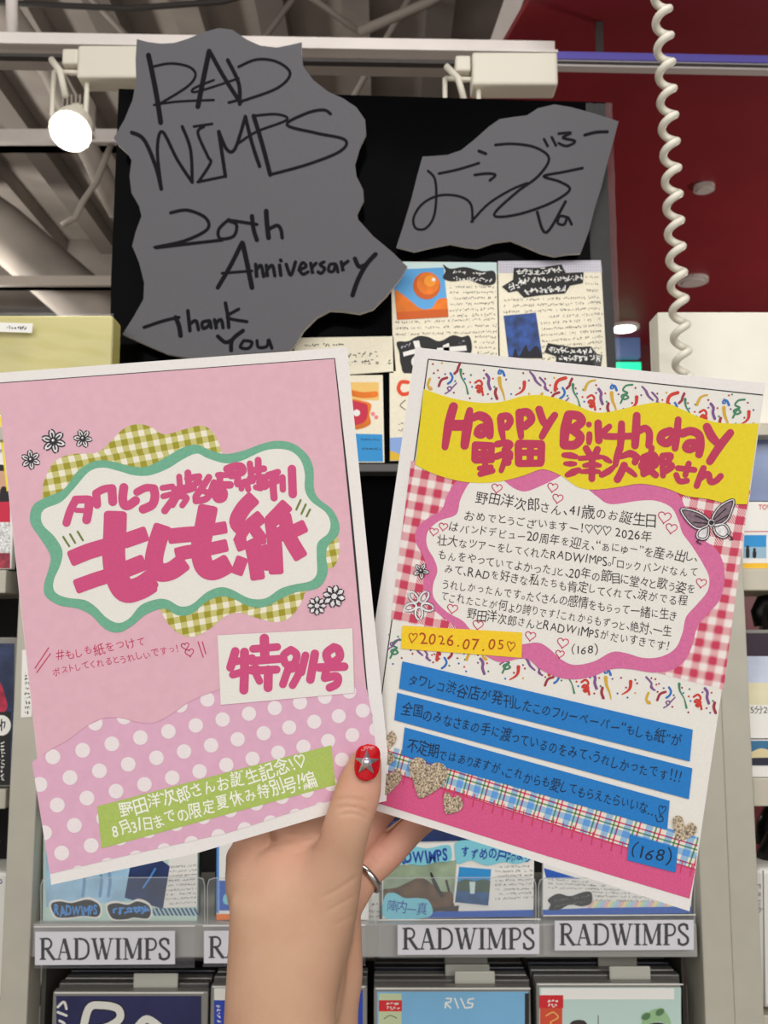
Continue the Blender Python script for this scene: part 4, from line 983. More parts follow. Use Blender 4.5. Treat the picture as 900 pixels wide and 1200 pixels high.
m = MB(); q = P(rx, 1000, .862).x; m.box((q - .02, .862, 0), (q, 1.05, P(0, 505, .862).z), post_grey); m.build('post', right)

# ---- black display board and the two grey signs
BP = wall_plane(0.93)
m = MB(); m.prism(BP, [(139, 104), (400, 111), (709, 120), (716, 300), (722.5, 440), (723, 543), (127, 543), (130, 330)], .006, black_gloss, edge=mat('board_edge', (196, 192, 188), .5))
board = tag(m.build('display_board'), 'tall glossy black display board standing on the rack, holding cards and grey signs', 'display board')
FLM = wall_plane(.926); m = MB(); vs = []; fs = []
for i in range(41):
    for j in range(7):
        p = FLM.pt(688 + j * 5.2 + (i - 8) * .26, 122 + i * 8, 0); p.y += .0016 * math.sin(i * 1.3 + j * 2.1) * math.sin(i * .41 - j) - .0016; vs.append(p)
for i in range(40):
    for j in range(6): a = i * 7 + j; fs.append((a, a + 1, a + 8, a + 7))
m.add(vs, fs, mat('wrap_film', (236, 236, 236), .08, alpha=.06, bump=.5, bscale=50)); tag(m.build('wrap_film', board, smooth=True), 'crinkled clear film on the right margin')
sign_grey = mat('sign_grey', (92, 91, 95), .55, grain=.03, scale=500, spec=.2); core_white = mat('foam_core', (206, 202, 196), .7); marker = mat('marker_black', (10, 9, 14), .6, spec=.1)
SP = wall_plane(0.905); z = Z(130, 20, 2.571)
out = z((78, 66), (110, 75), (150, 80), (190, 78), (230, 66), (280, 45), (325, 33), (365, 38), (410, 68), (450, 86), (500, 92), (540, 84), (575, 76), (574, 110), (580, 150), (610, 190), (655, 225), (700, 245), (740, 272), (766, 310), (769, 350), (750, 390), (735, 440), (740, 480), (760, 520), (762, 550), (742, 590), (745, 610), (790, 660), (850, 710), (893, 752), (870, 790), (830, 840), (790, 880), (750, 893), (700, 886), (660, 884), (620, 905), (580, 945), (555, 990), (540, 1003), (480, 1008), (420, 1015), (350, 1022), (250, 1030), (170, 1015), (100, 985), (35, 955), (70, 900), (98, 850), (100, 800), (85, 740), (64, 690), (75, 645), (92, 600), (85, 570), (62, 530), (56, 480), (62, 430), (50, 410), (22, 385), (8, 365), (40, 310), (65, 250), (76, 190), (74, 130))
m = MB(); m.prism(SP, out, .005, sign_grey, edge=core_white); sgn = m.build('cutout_sign')
tag(sgn, 'large wavy-edged grey sign with black marker writing, at the left of the black board', 'sign', 'signed grey cutouts')
m = MB()
for w, p in [(4.6, [(113, 115), (125, 170), (140, 250), (150, 318)]), (2.4, [(125, 150), (180, 140), (235, 150), (255, 175), (230, 210), (150, 260)]), (2.2, [(130, 265), (200, 255), (310, 250)]), (4.6, [(296, 103), (280, 180), (262, 270)]), (3.8, [(300, 108), (340, 180), (390, 258)]), (2.2, [(310, 190), (250, 215), (260, 225), (385, 185)]), (2.6, [(355, 258), (385, 250)]),
             (3.6, [(352, 130), (385, 200), (388, 262)]), (2.6, [(385, 150), (440, 128), (500, 135), (540, 170), (500, 215), (390, 255)]),
             (3.6, [(63, 348), (100, 370), (135, 450), (152, 518)]), (3, [(152, 518), (140, 400), (155, 345), (200, 430), (245, 498)]), (3, [(245, 498), (240, 400), (215, 330)]), (2.4, [(250, 330), (305, 322)]), (2.8, [(280, 330), (262, 350), (292, 420), (300, 440), (265, 495)]), (2.6, [(262, 497), (345, 480)]), (3.4, [(345, 480), (325, 345)]), (3.2, [(325, 345), (350, 400), (375, 395), (405, 300)]), (3.4, [(405, 300), (425, 380), (448, 450)]), (2.4, [(385, 380), (440, 345), (530, 310), (500, 293), (430, 298)]), (4, [(430, 298), (455, 380), (480, 475)]), (2.8, [(480, 475), (590, 445), (690, 405), (705, 370), (620, 350), (530, 325), (590, 290), (640, 280), (662, 292)]),
             (3, [(180, 590), (230, 582), (285, 605), (290, 640), (220, 675), (130, 695), (220, 685), (335, 672)]), (3, [(355, 610), (325, 640), (330, 668), (370, 660), (378, 625), (350, 612), (440, 625)]), (4, [(425, 600), (430, 640), (440, 672)]), (4.5, [(468, 585), (470, 620), (475, 665)]), (3.4, [(475, 640), (500, 628), (512, 640), (516, 665)]),
             (4, [(395, 680), (360, 750), (322, 815)]), (4.5, [(397, 682), (412, 750), (425, 815)]), (2.6, [(335, 772), (425, 765)]),
             (3.2, [(436, 745), (440, 785), (438, 765), (452, 748), (460, 782)]), (3.2, [(468, 748), (472, 783), (470, 765), (486, 748), (494, 780)]), (3.4, [(508, 748), (512, 778)]), (3.2, [(511, 732), (513, 735)]), (3.2, [(528, 745), (542, 778), (556, 738)]), (3, [(566, 762), (588, 752), (578, 740), (568, 758), (578, 775), (594, 768)]), (3.2, [(602, 742), (608, 774), (606, 756), (618, 742)]), (3, [(642, 738), (630, 746), (644, 758), (634, 772), (624, 768)]), (3, [(676, 744), (660, 746), (656, 764), (670, 766), (678, 746), (684, 768)]), (3.2, [(694, 738), (700, 766), (698, 750), (714, 736)]), (4, [(735, 728), (748, 752), (770, 745)]), (4.2, [(797, 715), (770, 745), (745, 790), (728, 838)]),
             (3, [(100, 935), (160, 915), (205, 905)]), (4.2, [(195, 905), (205, 930), (210, 960)]), (3.4, [(232, 885), (238, 945)]), (3.2, [(238, 925), (256, 915), (264, 942)]), (3.2, [(296, 915), (276, 920), (278, 938), (294, 930), (298, 916), (302, 936)]), (3.2, [(312, 912), (318, 940), (318, 922), (332, 912), (338, 936)]), (3.4, [(345, 862), (352, 900), (355, 935)]), (3, [(385, 880), (350, 905), (410, 918)]),
             (3.6, [(322, 962), (345, 980), (366, 972)]), (3.8, [(398, 945), (366, 972), (362, 1004)]), (3, [(400, 975), (390, 995), (415, 998), (425, 980), (405, 975)]), (3, [(440, 975), (445, 995), (470, 992), (475, 972), (485, 998)])]:
    m.ink(SP, z(*p), w * 1.3, marker, .0002)
m.build('marker_writing', sgn)
z = Z(450, 110, 3.103)
out = z((140, 228), (180, 226), (230, 222), (280, 205), (330, 165), (380, 120), (420, 92), (470, 84), (520, 78), (560, 52), (620, 38), (680, 48), (760, 70), (853, 100), (835, 170), (810, 260), (790, 340), (765, 420), (745, 500), (715, 580), (670, 582), (620, 590), (570, 578), (510, 552), (460, 532), (400, 540), (340, 560), (300, 556), (240, 544), (180, 556), (110, 572), (45, 556), (70, 480), (100, 380), (120, 300))
SP2 = wall_plane(0.915)
m = MB(); m.prism(SP2, out, .004, sign_grey, edge=core_white); sg2 = m.build('cutout_sign')
tag(sg2, 'smaller slanted grey sign with a marker autograph, upper right of the black board', 'sign', 'signed grey cutouts')
m = MB()
for w, p in [(2.4, [(160, 280), (185, 310), (190, 380), (180, 450), (150, 490), (115, 488), (108, 450), (140, 400), (200, 370), (270, 372), (315, 400), (322, 465)]), (2.4, [(318, 465), (380, 400), (460, 350), (520, 325)]), (2.6, [(405, 186), (470, 182), (550, 195), (600, 235), (560, 300), (480, 360), (400, 440), (480, 440), (600, 400), (675, 350), (640, 320), (580, 300), (650, 285), (722, 270)]), (2.6, [(200, 290), (270, 275), (345, 252)]), (3, [(345, 208), (370, 218)]), (2.6, [(330, 295), (375, 290), (405, 295), (385, 315)]),
             (2.6, [(582, 165), (595, 190)]), (2.6, [(610, 158), (625, 188)]), (2.6, [(635, 145), (680, 142), (650, 160), (695, 172), (665, 190), (635, 180)]), (3, [(730, 150), (770, 140), (812, 138)]), (2.8, [(557, 430), (590, 505), (660, 392)]), (2.6, [(670, 450), (640, 445), (632, 470), (655, 475), (668, 450), (682, 475)])]:
    m.ink(SP2, z(*p), w * 1.25, marker, .0002)
m.build('marker_autograph', sg2)

# ---- cards on the black board
CP = wall_plane(0.9285)
cream = mat('cream_paper', (240, 232, 208), .8, grain=.03, scale=300); ink_grey = mat('ink_grey', (112, 104, 96), .8); ink_dark = mat('ink_dark', (40, 38, 40), .8); paper_w = mat('card_white', (238, 236, 230), .7)
sky_b = mat('print_sky', (92, 166, 222), .7); orange = mat('print_orange', (230, 120, 24), .7, grain=.2, scale=40); pale_cyan = mat('print_pale_cyan', (206, 228, 226), .7); lav = mat('print_lavender', (196, 192, 206), .7); night = mat('print_night', (30, 66, 132), .6, grain=.6, scale=90); cut_black = mat('cut_black', (30, 30, 30), .7)
dred = mat('print_red', (200, 40, 70), .7); dyel = mat('print_yellow', (240, 196, 110), .7); blue_p = mat('print_blue', (46, 146, 210), .7)
def card(q, label, pl=CP, cat='card', group='handmade cards on the black board', mt=None, th=.0012, name='handmade_card'):
    m = MB(); m.prism(pl, q, th, mt or cream); return tag(m.build(name), label, cat, group)
L_ = .00012
c = card([(458, 306.5), (582, 307.5), (586, 520), (463, 520)], 'cream card with an orange planet picture, at the centre of the black board')
m = MB(); m.flat(CP, [(470, 307), (582, 307.5), (582.5, 322), (466, 324)], pale_cyan, L_); m.flat(CP, [(460, 316), (520, 313.5), (525.5, 371.5), (465, 375)], sky_b, L_ * 2)
m.flat(CP, spline([(462.5, 339), (473, 346), (484, 355), (494, 362), (506, 361), (512, 352), (520, 349)], False, 4) + [(524, 350), (525.5, 371.5), (465, 375)], orange, L_ * 3); m.flat(CP, disc(500, 335, 16, 28), mat('print_amber', (206, 92, 20), .7), L_ * 4); m.flat(CP, disc(501.5, 332.5, 13.2, 28), orange, L_ * 5); m.flat(CP, disc(504, 329.5, 7, 20), mat('print_tangerine', (240, 150, 40), .7), L_ * 6); m.flat(CP, [(465, 375), (464.4, 366), (525, 362), (525.5, 371.5)], mat('print_amber', (206, 92, 20), .7), L_ * 4); m.flat(CP, disc(508, 328, 2.2, 10), paper_w, L_ * 7); m.build('planet_picture', c)
m = MB(); m.flat(CP, z2 if False else spline([(519, 310), (528, 315), (545, 313), (565, 318), (579, 318), (580, 332), (566, 334), (548, 328), (530, 330), (519, 326), (522, 318)], True, 4), cut_black, L_ * 3); scrawl(m, CP, (531, 319), (568, 321), 5, paper_w, L_ * 4, .9, 1); scrawl(m, CP, (526, 326), (576, 329), 5, paper_w, L_ * 4, .9, 2); m.build('black_banner', c)
m = MB()
for i in range(6): scrawl(m, CP, (527, 336 + i * 7), (579, 336 + i * 6.4), 3.4, ink_grey, L_, .7, i)
for i in range(3): scrawl(m, CP, (463, 378 + i * 7), (580, 374 + i * 7.5), 3.4, ink_grey, L_, .7, 10 + i)
for i in range(8): scrawl(m, CP, (556, 394 + i * 6.4), (580, 395 + i * 6.4), 3.4, ink_grey, L_, .7, 20 + i)
m.build('handwriting', c)
m = MB(); m.flat(CP, spline([(465, 401), (478, 400), (490, 394), (502, 395), (515, 400), (530, 393), (541, 395), (550, 394), (553, 410), (546, 425), (540, 440), (480, 440), (470, 428), (468, 414)], True, 4), cut_black, L_ * 3)
m.flat(CP, [(472, 413), (494, 407), (495, 412), (473, 418)], paper_w, L_ * 4); m.flat(CP, [(484, 400), (491, 399), (493, 409), (487, 410)], paper_w, L_ * 4); m.flat(CP, [(519, 405), (526, 402), (527, 412), (520, 412)], paper_w, L_ * 4); m.flat(CP, [(512, 408), (546, 405), (547, 411), (512, 413)], paper_w, L_ * 4); m.ink(CP, disc(490, 424, 6), 4, paper_w, L_ * 4, smooth=False, closed=True); scrawl(m, CP, (470, 407), (480, 404), 4, lav, L_ * 4, .8, 4); scrawl(m, CP, (538, 402), (546, 400), 4, lav, L_ * 4, .8, 5); m.build('black_badge', c)
c = card([(583.5, 306), (704, 305), (711, 430), (712, 520), (588, 520)], 'cream card with night-sky photo and jagged black badges, right side of the black board')
m = MB(); m.flat(CP, [(583.5, 306), (704, 305), (705.5, 319), (584.5, 320)], lav, L_)
for i in range(38):
    for j in range(4): m.flat(CP, disc(585.5 + i * 3.15, 308.5 + j * 3.1, .7, 5), paper_w, L_ * 2)
m.build('dotted_strip', c)
m = MB(); bd = [(602, 314), (630, 314), (658, 310), (663, 320), (684, 319), (683, 332), (668, 335), (662, 344), (635, 346), (614, 349), (606, 341), (596, 343), (588, 336), (601, 328)]
m.flat(CP, bd, cut_black, L_ * 3)
for a, b, k in (((605, 320), (657, 316), 1), ((596, 337), (612, 332), 2), ((606, 330), (680, 325), 3), ((614, 342), (662, 338), 4)): scrawl(m, CP, a, b, 8, paper_w, L_ * 4, 1.1, k + 30, 1); scrawl(m, CP, a, b, 8, paper_w, L_ * 4, 1.0, k + 50, 1)
m.build('black_badge', c); m = MB(); bd2 = [(642, 402), (670, 407), (692, 406), (700, 415), (706, 416), (704, 432), (650, 432), (652, 418), (638, 413)]; m.flat(CP, bd2, cut_black, L_ * 3)
for a, b, k in (((643, 410), (692, 412), 1), ((655, 420), (698, 420), 2)): scrawl(m, CP, a, b, 8, paper_w, L_ * 4, 1.1, k + 70, 1); scrawl(m, CP, a, b, 8, paper_w, L_ * 4, 1.0, k + 80, 1)
m.build('black_badge', c)
m = MB(); m.flat(CP, [(590, 370), (628, 366.5), (636, 420), (596, 420)], night, L_ * 2); m.flat(CP, spline([(600, 420), (604, 408), (608, 418), (616, 404), (620, 412), (629, 405), (636, 420)], False, 3), mat('print_dusk', (22, 22, 34), .7), L_ * 3); m.build('night_photo', c)
m = MB()
for i in range(11): scrawl(m, CP, (590 if i < 3 else 634, 352 + i * 7 - (0 if i < 3 else 1)), (704, 348 + i * 6.6), 3.4, ink_grey, L_, .7, 40 + i)
for i in range(3): scrawl(m, CP, (686, 324 + i * 8), (701, 325 + i * 8), 3.4, ink_grey, L_, .7, 90 + i)
m.build('handwriting', c)
c = card([(344.5, 396), (461, 394), (464, 435), (346, 443)], 'wide cream note card below the tip of the large grey sign')
m = MB(); scrawl(m, CP, (356, 405), (402, 404), 4, ink_dark, L_, .9, 3); scrawl(m, CP, (408, 416), (443, 415), 7, ink_dark, L_, .9, 4); scrawl(m, CP, (408, 425), (459, 424), 6, ink_dark, L_, .9, 5); m.build('handwriting', c)
c = card([(400, 440), (448.5, 439.5), (450.5, 542), (404, 542)], 'small card with an orange title and blue foot in the gap between the flyers')
m = MB(); m.flat(CP, [(404, 448), (444, 448), (444, 469), (406, 469)], dyel, L_); m.ink(CP, [(410, 460), (425, 463), (440, 462)], 7, orange, L_ * 2); m.flat(CP, spline([(408, 470), (425, 470), (435, 474), (433, 486), (434, 497), (420, 503), (408, 500)], True, 4), orange, L_ * 2); m.flat(CP, spline([(408, 471), (424, 472), (431, 476), (429, 492), (418, 498), (408, 496)], True, 4), dred, L_ * 3); m.flat(CP, disc(418, 484, 4), paper_w, L_ * 4); m.flat(CP, disc(437, 485, 2.5), mat('print_rose', (240, 130, 140), .7), L_); m.flat(CP, disc(441, 489, 2.5), mat('print_rose', (240, 130, 140), .7), L_); m.flat(CP, [(404, 508), (448, 509), (449, 541), (404, 541)], blue_p, L_); scrawl(m, CP, (422, 515), (444, 515), 3, ink_dark, L_ * 2, .6, 6); scrawl(m, CP, (424, 526), (444, 526), 3, ink_dark, L_ * 2, .6, 7); m.build('printed_picture', c)
CP2 = wall_plane(.9255)
c = card([(456.5, 437), (560, 440), (560, 540), (457, 540)], 'card with a red-orange ring letter, its blue corner showing beside the right flyer', pl=CP2)
m = MB(); m.ink(CP2, spline([(478, 448), (470, 448), (467, 456), (472, 462), (482, 460)], False, 3), 4.5, mat('print_vermilion', (226, 72, 36), .7), L_); m.ink(CP2, [(475, 469), (469, 475), (475, 480)], 1.2, ink_grey, L_); scrawl(m, CP2, (464, 497), (476, 497), 4, ink_grey, L_, .8, 8); scrawl(m, CP2, (466, 504), (480, 504), 4, ink_grey, L_, .8, 9); m.flat(CP2, [(457, 513), (500, 511), (500, 539), (457, 539)], mat('print_periwinkle', (140, 170, 222), .7), L_); m.flat(CP2, [(457, 528), (463, 530), (480, 537), (480, 539.5), (457, 539.5)], mat('print_gold', (226, 184, 50), .7), L_ * 2); m.build('printed_picture', c)

# ---- yellow wrapped pack, white box, coiled cord
film = mat('clear_film', (240, 240, 236), .06, alpha=.12, bump=.6, bscale=40)
pk = bx(-110, 369, 127.5, 500, .87, .90, mat('pack_yellow', (200, 190, 112), .55, grain=.12, scale=9), .003).build('wrapped_pack')
tag(pk, 'yellow pack in crinkled clear plastic at the left edge beside the black board', 'pack')
bm = bmesh.new(); a, b = P(-110, 367.5, .866), P(128.5, 500, .866)
bmesh.ops.create_grid(bm, x_segments=60, y_segments=36, size=.5)
rg = random.Random(3)
for v in bm.verts:
    u, w = v.co.x + .5, v.co.y + .5
    v.co = Vector((a.x + (b.x - a.x) * u, .8665 + .0018 * math.sin(u * 23 + w * 17 + 2 * math.sin(w * 9)) * math.sin(w * 13 - u * 11) - .001, b.z + (a.z - b.z) * w))
m = MB(); m.bm(bm, film); m.build('plastic_film', pk, smooth=True)
m = MB(); pp = wall_plane(.8625); m.prism(pp, [(-30, 377), (38.5, 379), (37.5, 390), (-30, 388)], .0004, paper_w); scrawl(m, pp, (4, 383.5), (30, 384.5), 4, ink_dark, .0001, 1.2, 2); m.build('price_sticker', pk)
m = bx(770.5, 365.5, 1040, 497, .885, .915, mat('box_white', (238, 234, 220), .6, grain=.02, scale=30), .0015); tag(m.build('white_box'), 'plain white flat box behind the lower end of the coiled cord', 'box')
cord_w = mat('cord_cream', (226, 220, 204), .38)
pts = []; N_ = 16 * 22
top_, bot_ = P(773, -40, .80), P(801, 452, .862)
for i in range(N_ + 1):
    t = i / N_; a = 2 * math.pi * 16.0 * t + 2.5; c_ = top_.lerp(bot_, t); r_ = .0064
    pts.append(c_ + Vector((r_ * math.cos(a), -r_ * math.sin(a), 0)))
m = MB(); m.tube(pts, .0037, cord_w, 10); tag(m.build('coiled_cord', smooth=True), 'cream coiled cord hanging down in front of the red soffit and white box', 'cord')

# ---- label cards in clear holders on the rail
clear = mat('clear_plastic', (206, 206, 212), .12, alpha=.05); lbl = mat('label_white', (226, 224, 230), .6); lblk = mat('label_black', (14, 14, 18), .7)
SER = {  # serif capitals: (width, [(stroke width, points)]) in units of cap height, y up
 'R': (.72, [(.12, [(.16, 0), (.16, 1)]), (.045, [(.02, .02), (.3, .02)]), (.045, [(.02, .98), (.36, .98)]), (.07, [(.2, .98), (.4, .97), (.5, .88), (.54, .75), (.5, .6), (.4, .52), (.2, .5)]), (.11, [(.34, .5), (.5, .24), (.64, .03)]), (.045, [(.58, .02), (.76, .02)])]),
 'A': (.74, [(.045, [(.12, 0), (.36, 1)]), (.12, [(.37, .98), (.62, 0)]), (.045, [(.18, .34), (.52, .34)]), (.045, [(0, .02), (.24, .02)]), (.045, [(.48, .02), (.76, .02)])]),
 'D': (.78, [(.12, [(.16, 0), (.16, 1)]), (.045, [(.02, .02), (.34, .02)]), (.045, [(.02, .98), (.34, .98)]), (.08, [(.3, .98), (.52, .92), (.66, .74), (.69, .5), (.66, .26), (.52, .08), (.3, .02)])]),
 'W': (1.02, [(.11, [(.12, 1), (.33, 0)]), (.045, [(.33, 0), (.52, .95)]), (.11, [(.46, 1), (.68, 0)]), (.045, [(.68, 0), (.9, 1)]), (.045, [(0, .98), (.26, .98)]), (.045, [(.38, .98), (.6, .98)]), (.045, [(.8, .98), (1.02, .98)])]),
 'I': (.34, [(.12, [(.17, 0), (.17, 1)]), (.045, [(.02, .02), (.32, .02)]), (.045, [(.02, .98), (.32, .98)])]),
 'M': (.92, [(.045, [(.14, 0), (.14, 1)]), (.12, [(.16, .98), (.44, .06)]), (.045, [(.44, .04), (.74, .98)]), (.12, [(.77, 0), (.77, 1)]), (.045, [(.02, .02), (.26, .02)]), (.045, [(.64, .02), (.9, .02)]), (.045, [(.02, .98), (.2, .98)]), (.045, [(.72, .98), (.9, .98)])]),
 'P': (.62, [(.12, [(.16, 0), (.16, 1)]), (.045, [(.02, .02), (.32, .02)]), (.045, [(.02, .98), (.36, .98)]), (.07, [(.2, .98), (.4, .97), (.51, .88), (.55, .73), (.51, .57), (.4, .47), (.2, .45)])]),
 'S': (.56, [(.09, [(.46, .76), (.42, .92), (.28, .98), (.12, .9), (.1, .74), (.2, .6), (.36, .46), (.48, .32), (.46, .12), (.3, .02), (.14, .06), (.07, .26)]), (.04, [(.46, .7), (.47, .98)]), (.04, [(.06, .3), (.06, .02)])])}
def serif(mb, pl, text, x0, x1, yb, cap_h, mt, lift):
    tot = sum(SER[c][0] for c in text) + .02 * (len(text) - 1); k = (x1 - x0) / tot; x = 0
    for ch in text:
        w, st = SER[ch]
        for sw, p in st: mb.ink(pl, [(x0 + (x + u) * k, yb - v * cap_h) for u, v in p], sw * cap_h * 1.25 + .25, mt, lift, cap='none' if len(p) == 2 else 'round')
        x += w + .02
HP = wall_plane(.8465); LP = wall_plane(.8478)
for i, (hx0, hx1, lx0, lx1, y0_, y1_, lb) in enumerate([(40, 228, 41, 205, 1092, 1131, 'label holder at the rack rail left end, under the pale blue figures card'), (238, 428, 239, 403, 1091, 1129, 'label holder largely hidden behind the wrist'), (444, 633, 466, 632, 1084, 1119, 'label holder right of the wrist, under the card with a hill photo'), (637, 815, 650, 813, 1079, 1114, 'label holder at the right end of the rail, under the striped card')]):
    m = MB(); m.prism(LP, [(lx0, y0_), (lx1, y0_ - 1), (lx1, y1_ - 1), (lx0, y1_)], .0005, lbl); serif(m, LP, 'RADWIMPS', lx0 + 5, lx1 - 5, y1_ - 6.5, 25, lblk, .0001)
    o = tag(m.build('label_holder'), 'clear ' + lb, 'label', 'name labels along the rack rail')
    m = MB(); m.prism(HP, [(hx0, y0_ - 6), (hx1, y0_ - 7), (hx1, y1_ + 3), (hx0, y1_ + 4)], .0008, clear); m.ink(HP, [(hx0, y0_ - 6), (hx1, y0_ - 7)], 1.2, paper_w, .0001, smooth=False); m.ink(HP, [(hx0, y1_ + 3), (hx1, y1_ + 2)], 1.6, clear, .0001, smooth=False)
    tag(m.build('plastic_holder', o), 'clear plastic')
fence_c = mat('acrylic', (214, 220, 222), .06, alpha=.07); fence_e = mat('acrylic_edge', (196, 200, 202), .2, alpha=.6)
FP = wall_plane(.8565)
for x0_, x1_, lb in ((48, 240, 'clear acrylic fence in front of the card with pale blue figures'), (243, 440, 'clear acrylic fence mostly behind the wrist'), (441, 628, 'clear acrylic fence in front of the hill photo card'), (631, 814, 'clear acrylic fence in front of the striped card')):
    q = [(x0_ + 8, 1029), (x1_ - 8, 1028), (x1_ - 2, 1030), (x1_, 1037), (x1_, 1083), (x0_, 1083), (x0_, 1038), (x0_ + 2, 1031)]
    m = MB(); m.prism(FP, q, .0015, fence_c); m.ink(FP, [q[5], q[6], q[7], q[0], q[1], q[2], q[3], q[4]], 1.2, fence_e, .0001, smooth=False)
    tag(m.build('acrylic_fence'), lb, 'fence', 'acrylic fences on the rack shelf')

# ---- cards behind the fences
RP = wall_plane(.866); grp = 'handmade cards behind the acrylic fences'
mint = mat('card_mint', (196, 222, 210), .7); ice = mat('print_ice', (160, 200, 226), .7, grain=.15, scale=60); navy = mat('print_navy', (28, 48, 96), .6, grain=.4, scale=50); royal = mat('print_royal', (40, 92, 186), .7); aqua = mat('cut_aqua', (128, 206, 222), .7); ink_b = mat('ink_blue', (26, 66, 160), .6); ink_sky = mat('ink_skyblue', (72, 146, 220), .6)
c = card([(51, 960), (232, 960), (231, 1080), (50, 1082)], 'handmade card with pale blue figures and a navy photo, below the pink flyer at left', RP, 'card', grp, mint, .006)
m = MB(); m.flat(RP, [(54, 990), (170, 990), (160, 1055), (54, 1063)], ice, L_); m.flat(RP, [(158, 985), (199, 1015), (191, 1065), (146, 1052)], navy, L_ * 2); m.flat(RP, [(199, 1000), (231, 985), (231, 1062), (191, 1064)], paper_w, L_)
for dx_ in (98, 118, 128): m.ink(RP, [(dx_, 1022), (dx_ + 1, 1034), (dx_ - 1, 1050)], 3.5, mat('print_figure', (120, 160, 196), .7), L_ * 3)
m.ink(RP, [(182, 1018), (176, 1028), (168, 1040)], 2.2, ink_sky, L_ * 3); m.build('printed_picture', c)
m = MB()
for i in range(9): scrawl(m, RP, (200 - i * .8, 1016 + i * 5.4), (229, 1014 + i * 5.4), 2.8, ink_grey, L_ * 2, .6, 60 + i)
m.build('handwriting', c)
m = MB()
for i in range(11): m.flat(RP, [(176 + i * 5, 1064), (179 + i * 5, 1064), (184 + i * 5, 1073), (181 + i * 5, 1073)], mat('stripe_navy', (60, 96, 140), .7), L_)
m.build('stripes', c)
for (bx0, bx1, yy, t, sd) in ((60, 118, 1066, 'RADWIMPS', 1), (126, 177, 1068, None, 2)):
    m = MB(); q = spline([(bx0, yy - 6), (bx0 + 10, yy - 10), (bx0 + 24, yy - 8), (bx1 - 16, yy - 12), (bx1 - 4, yy - 8), (bx1, yy), (bx1 - 4, yy + 8), (bx1 - 20, yy + 7), (bx0 + 22, yy + 9), (bx0 + 6, yy + 8)], True, 4)
    m.flat(RP, [((x - (bx0 + bx1) / 2) * 1.08 + (bx0 + bx1) / 2, (y - yy) * 1.25 + yy) for x, y in q], paper_w, L_ * 3); m.flat(RP, q, cut_black, L_ * 4)
    if t: write(m, RP, t, (bx0 + 4, yy), (bx1 - 4, yy - 1), 15, ink_sky, L_ * 5, bold=.03, gap=.04)
    else: scrawl(m, RP, (bx0 + 6, yy - 1), (bx1 - 6, yy - 2), 10, ink_sky, L_ * 5, 2, 7, 1); scrawl(m, RP, (bx0 + 6, yy - 1), (bx1 - 6, yy - 2), 10, ink_sky, L_ * 5, 2, 8, 1)
    m.build('cutout_badge', c)
c = card([(254.5, 958), (432, 958), (432, 1078), (253.5, 1078)], 'white card with a blue picture and orange foot, mostly hidden behind the wrist', RP, 'card', grp, paper_w, .006)
m = MB(); m.flat(RP, [(257, 1032), (300, 1032), (300, 1067), (257, 1067)], royal, L_); m.flat(RP, spline([(262, 1050), (268, 1046), (275, 1052), (270, 1060), (262, 1058)], True, 3), aqua, L_ * 2); m.flat(RP, [(253.5, 1071), (330, 1071), (330, 1078), (253.5, 1078)], orange, L_); m.flat(RP, [(254, 958), (257, 958), (256.5, 1070), (253.6, 1070)], ink_sky, L_); m.build('printed_picture', c)
c = card([(447.5, 989), (512, 988), (626, 985), (625, 1074), (448, 1077)], 'handmade card with a brown hill photo and aqua lettered cutouts, right of the ring finger', RP, 'card', grp, paper_w, .006)
m = MB(); m.flat(RP, [(449, 1016), (535, 1008), (531, 1064), (500, 1071), (449, 1068)], mat('print_sage', (150, 168, 140), .7, grain=.25, scale=50), L_)
m.flat(RP, spline([(449, 1042), (464, 1040), (478, 1034), (492, 1028), (504, 1034), (516, 1044), (530, 1045)], False, 4) + [(533, 1064), (500, 1070), (449, 1066)], mat('print_brown', (92, 66, 40), .7, grain=.5, scale=90), L_ * 2); m.ink(RP, [(505, 1023), (510, 1036), (518, 1050)], [2, 5, 3], cut_black, L_ * 3); m.ink(RP, [(523, 1032), (526, 1044)], 2.6, cut_black, L_ * 3); m.flat(RP, [(502, 1064), (538, 1061), (537, 1068), (502, 1068)], mat('print_earth', (62, 46, 34), .7), L_ * 3); m.build('hill_photo', c)
m = MB(); m.flat(RP, [(536, 1014), (577, 1017), (573, 1062.5), (531, 1058)], paper_w, L_ * 4); m.flat(RP, [(538, 1015.5), (575.5, 1018.5), (572, 1061), (533, 1057)], blue_p, L_ * 5); m.flat(RP, spline([(536, 1034), (545, 1030), (556, 1032), (566, 1030), (574.5, 1032)], False, 3) + [(573.5, 1046), (535, 1044)], mat('print_lakehill', (62, 84, 72), .7, grain=.3, scale=80), L_ * 6); m.flat(RP, [(550, 1033), (557, 1033), (556, 1047), (551, 1047)], pale_cyan, L_ * 7); m.flat(RP, [(535, 1044), (573.5, 1046), (572, 1061), (533, 1057)], mat('print_lake', (36, 86, 140), .6, grain=.3, scale=90), L_ * 6); m.build('lake_photo', c)
m = MB(); m.flat(RP, [(500, 1068.5), (625, 1066), (625, 1074), (460, 1076), (470, 1072)], royal, L_ * 3)
for i in range(8): scrawl(m, RP, (580, 1016 + i * 5.3), (623, 1015 + i * 5.2), 2.8, ink_grey, L_ * 2, .6, 100 + i)
m.build('handwriting', c)
def aqua_cut(q, t, a, b, h, bold):
    m = MB(); m.flat(RP, spline(q, True, 4), aqua, L_ * 8); write(m, RP, t, a, b, h, ink_b, L_ * 9, bold=bold, gap=.06); m.build('lettered_cutout', c)
aqua_cut([(452, 992), (478, 990), (500, 994), (520, 990), (528, 992), (528, 1008), (512, 1010), (494, 1014), (474, 1012), (455, 1018), (450, 1010)], 'RADWIMPS', (455, 1004), (524, 1000), 19, .03)
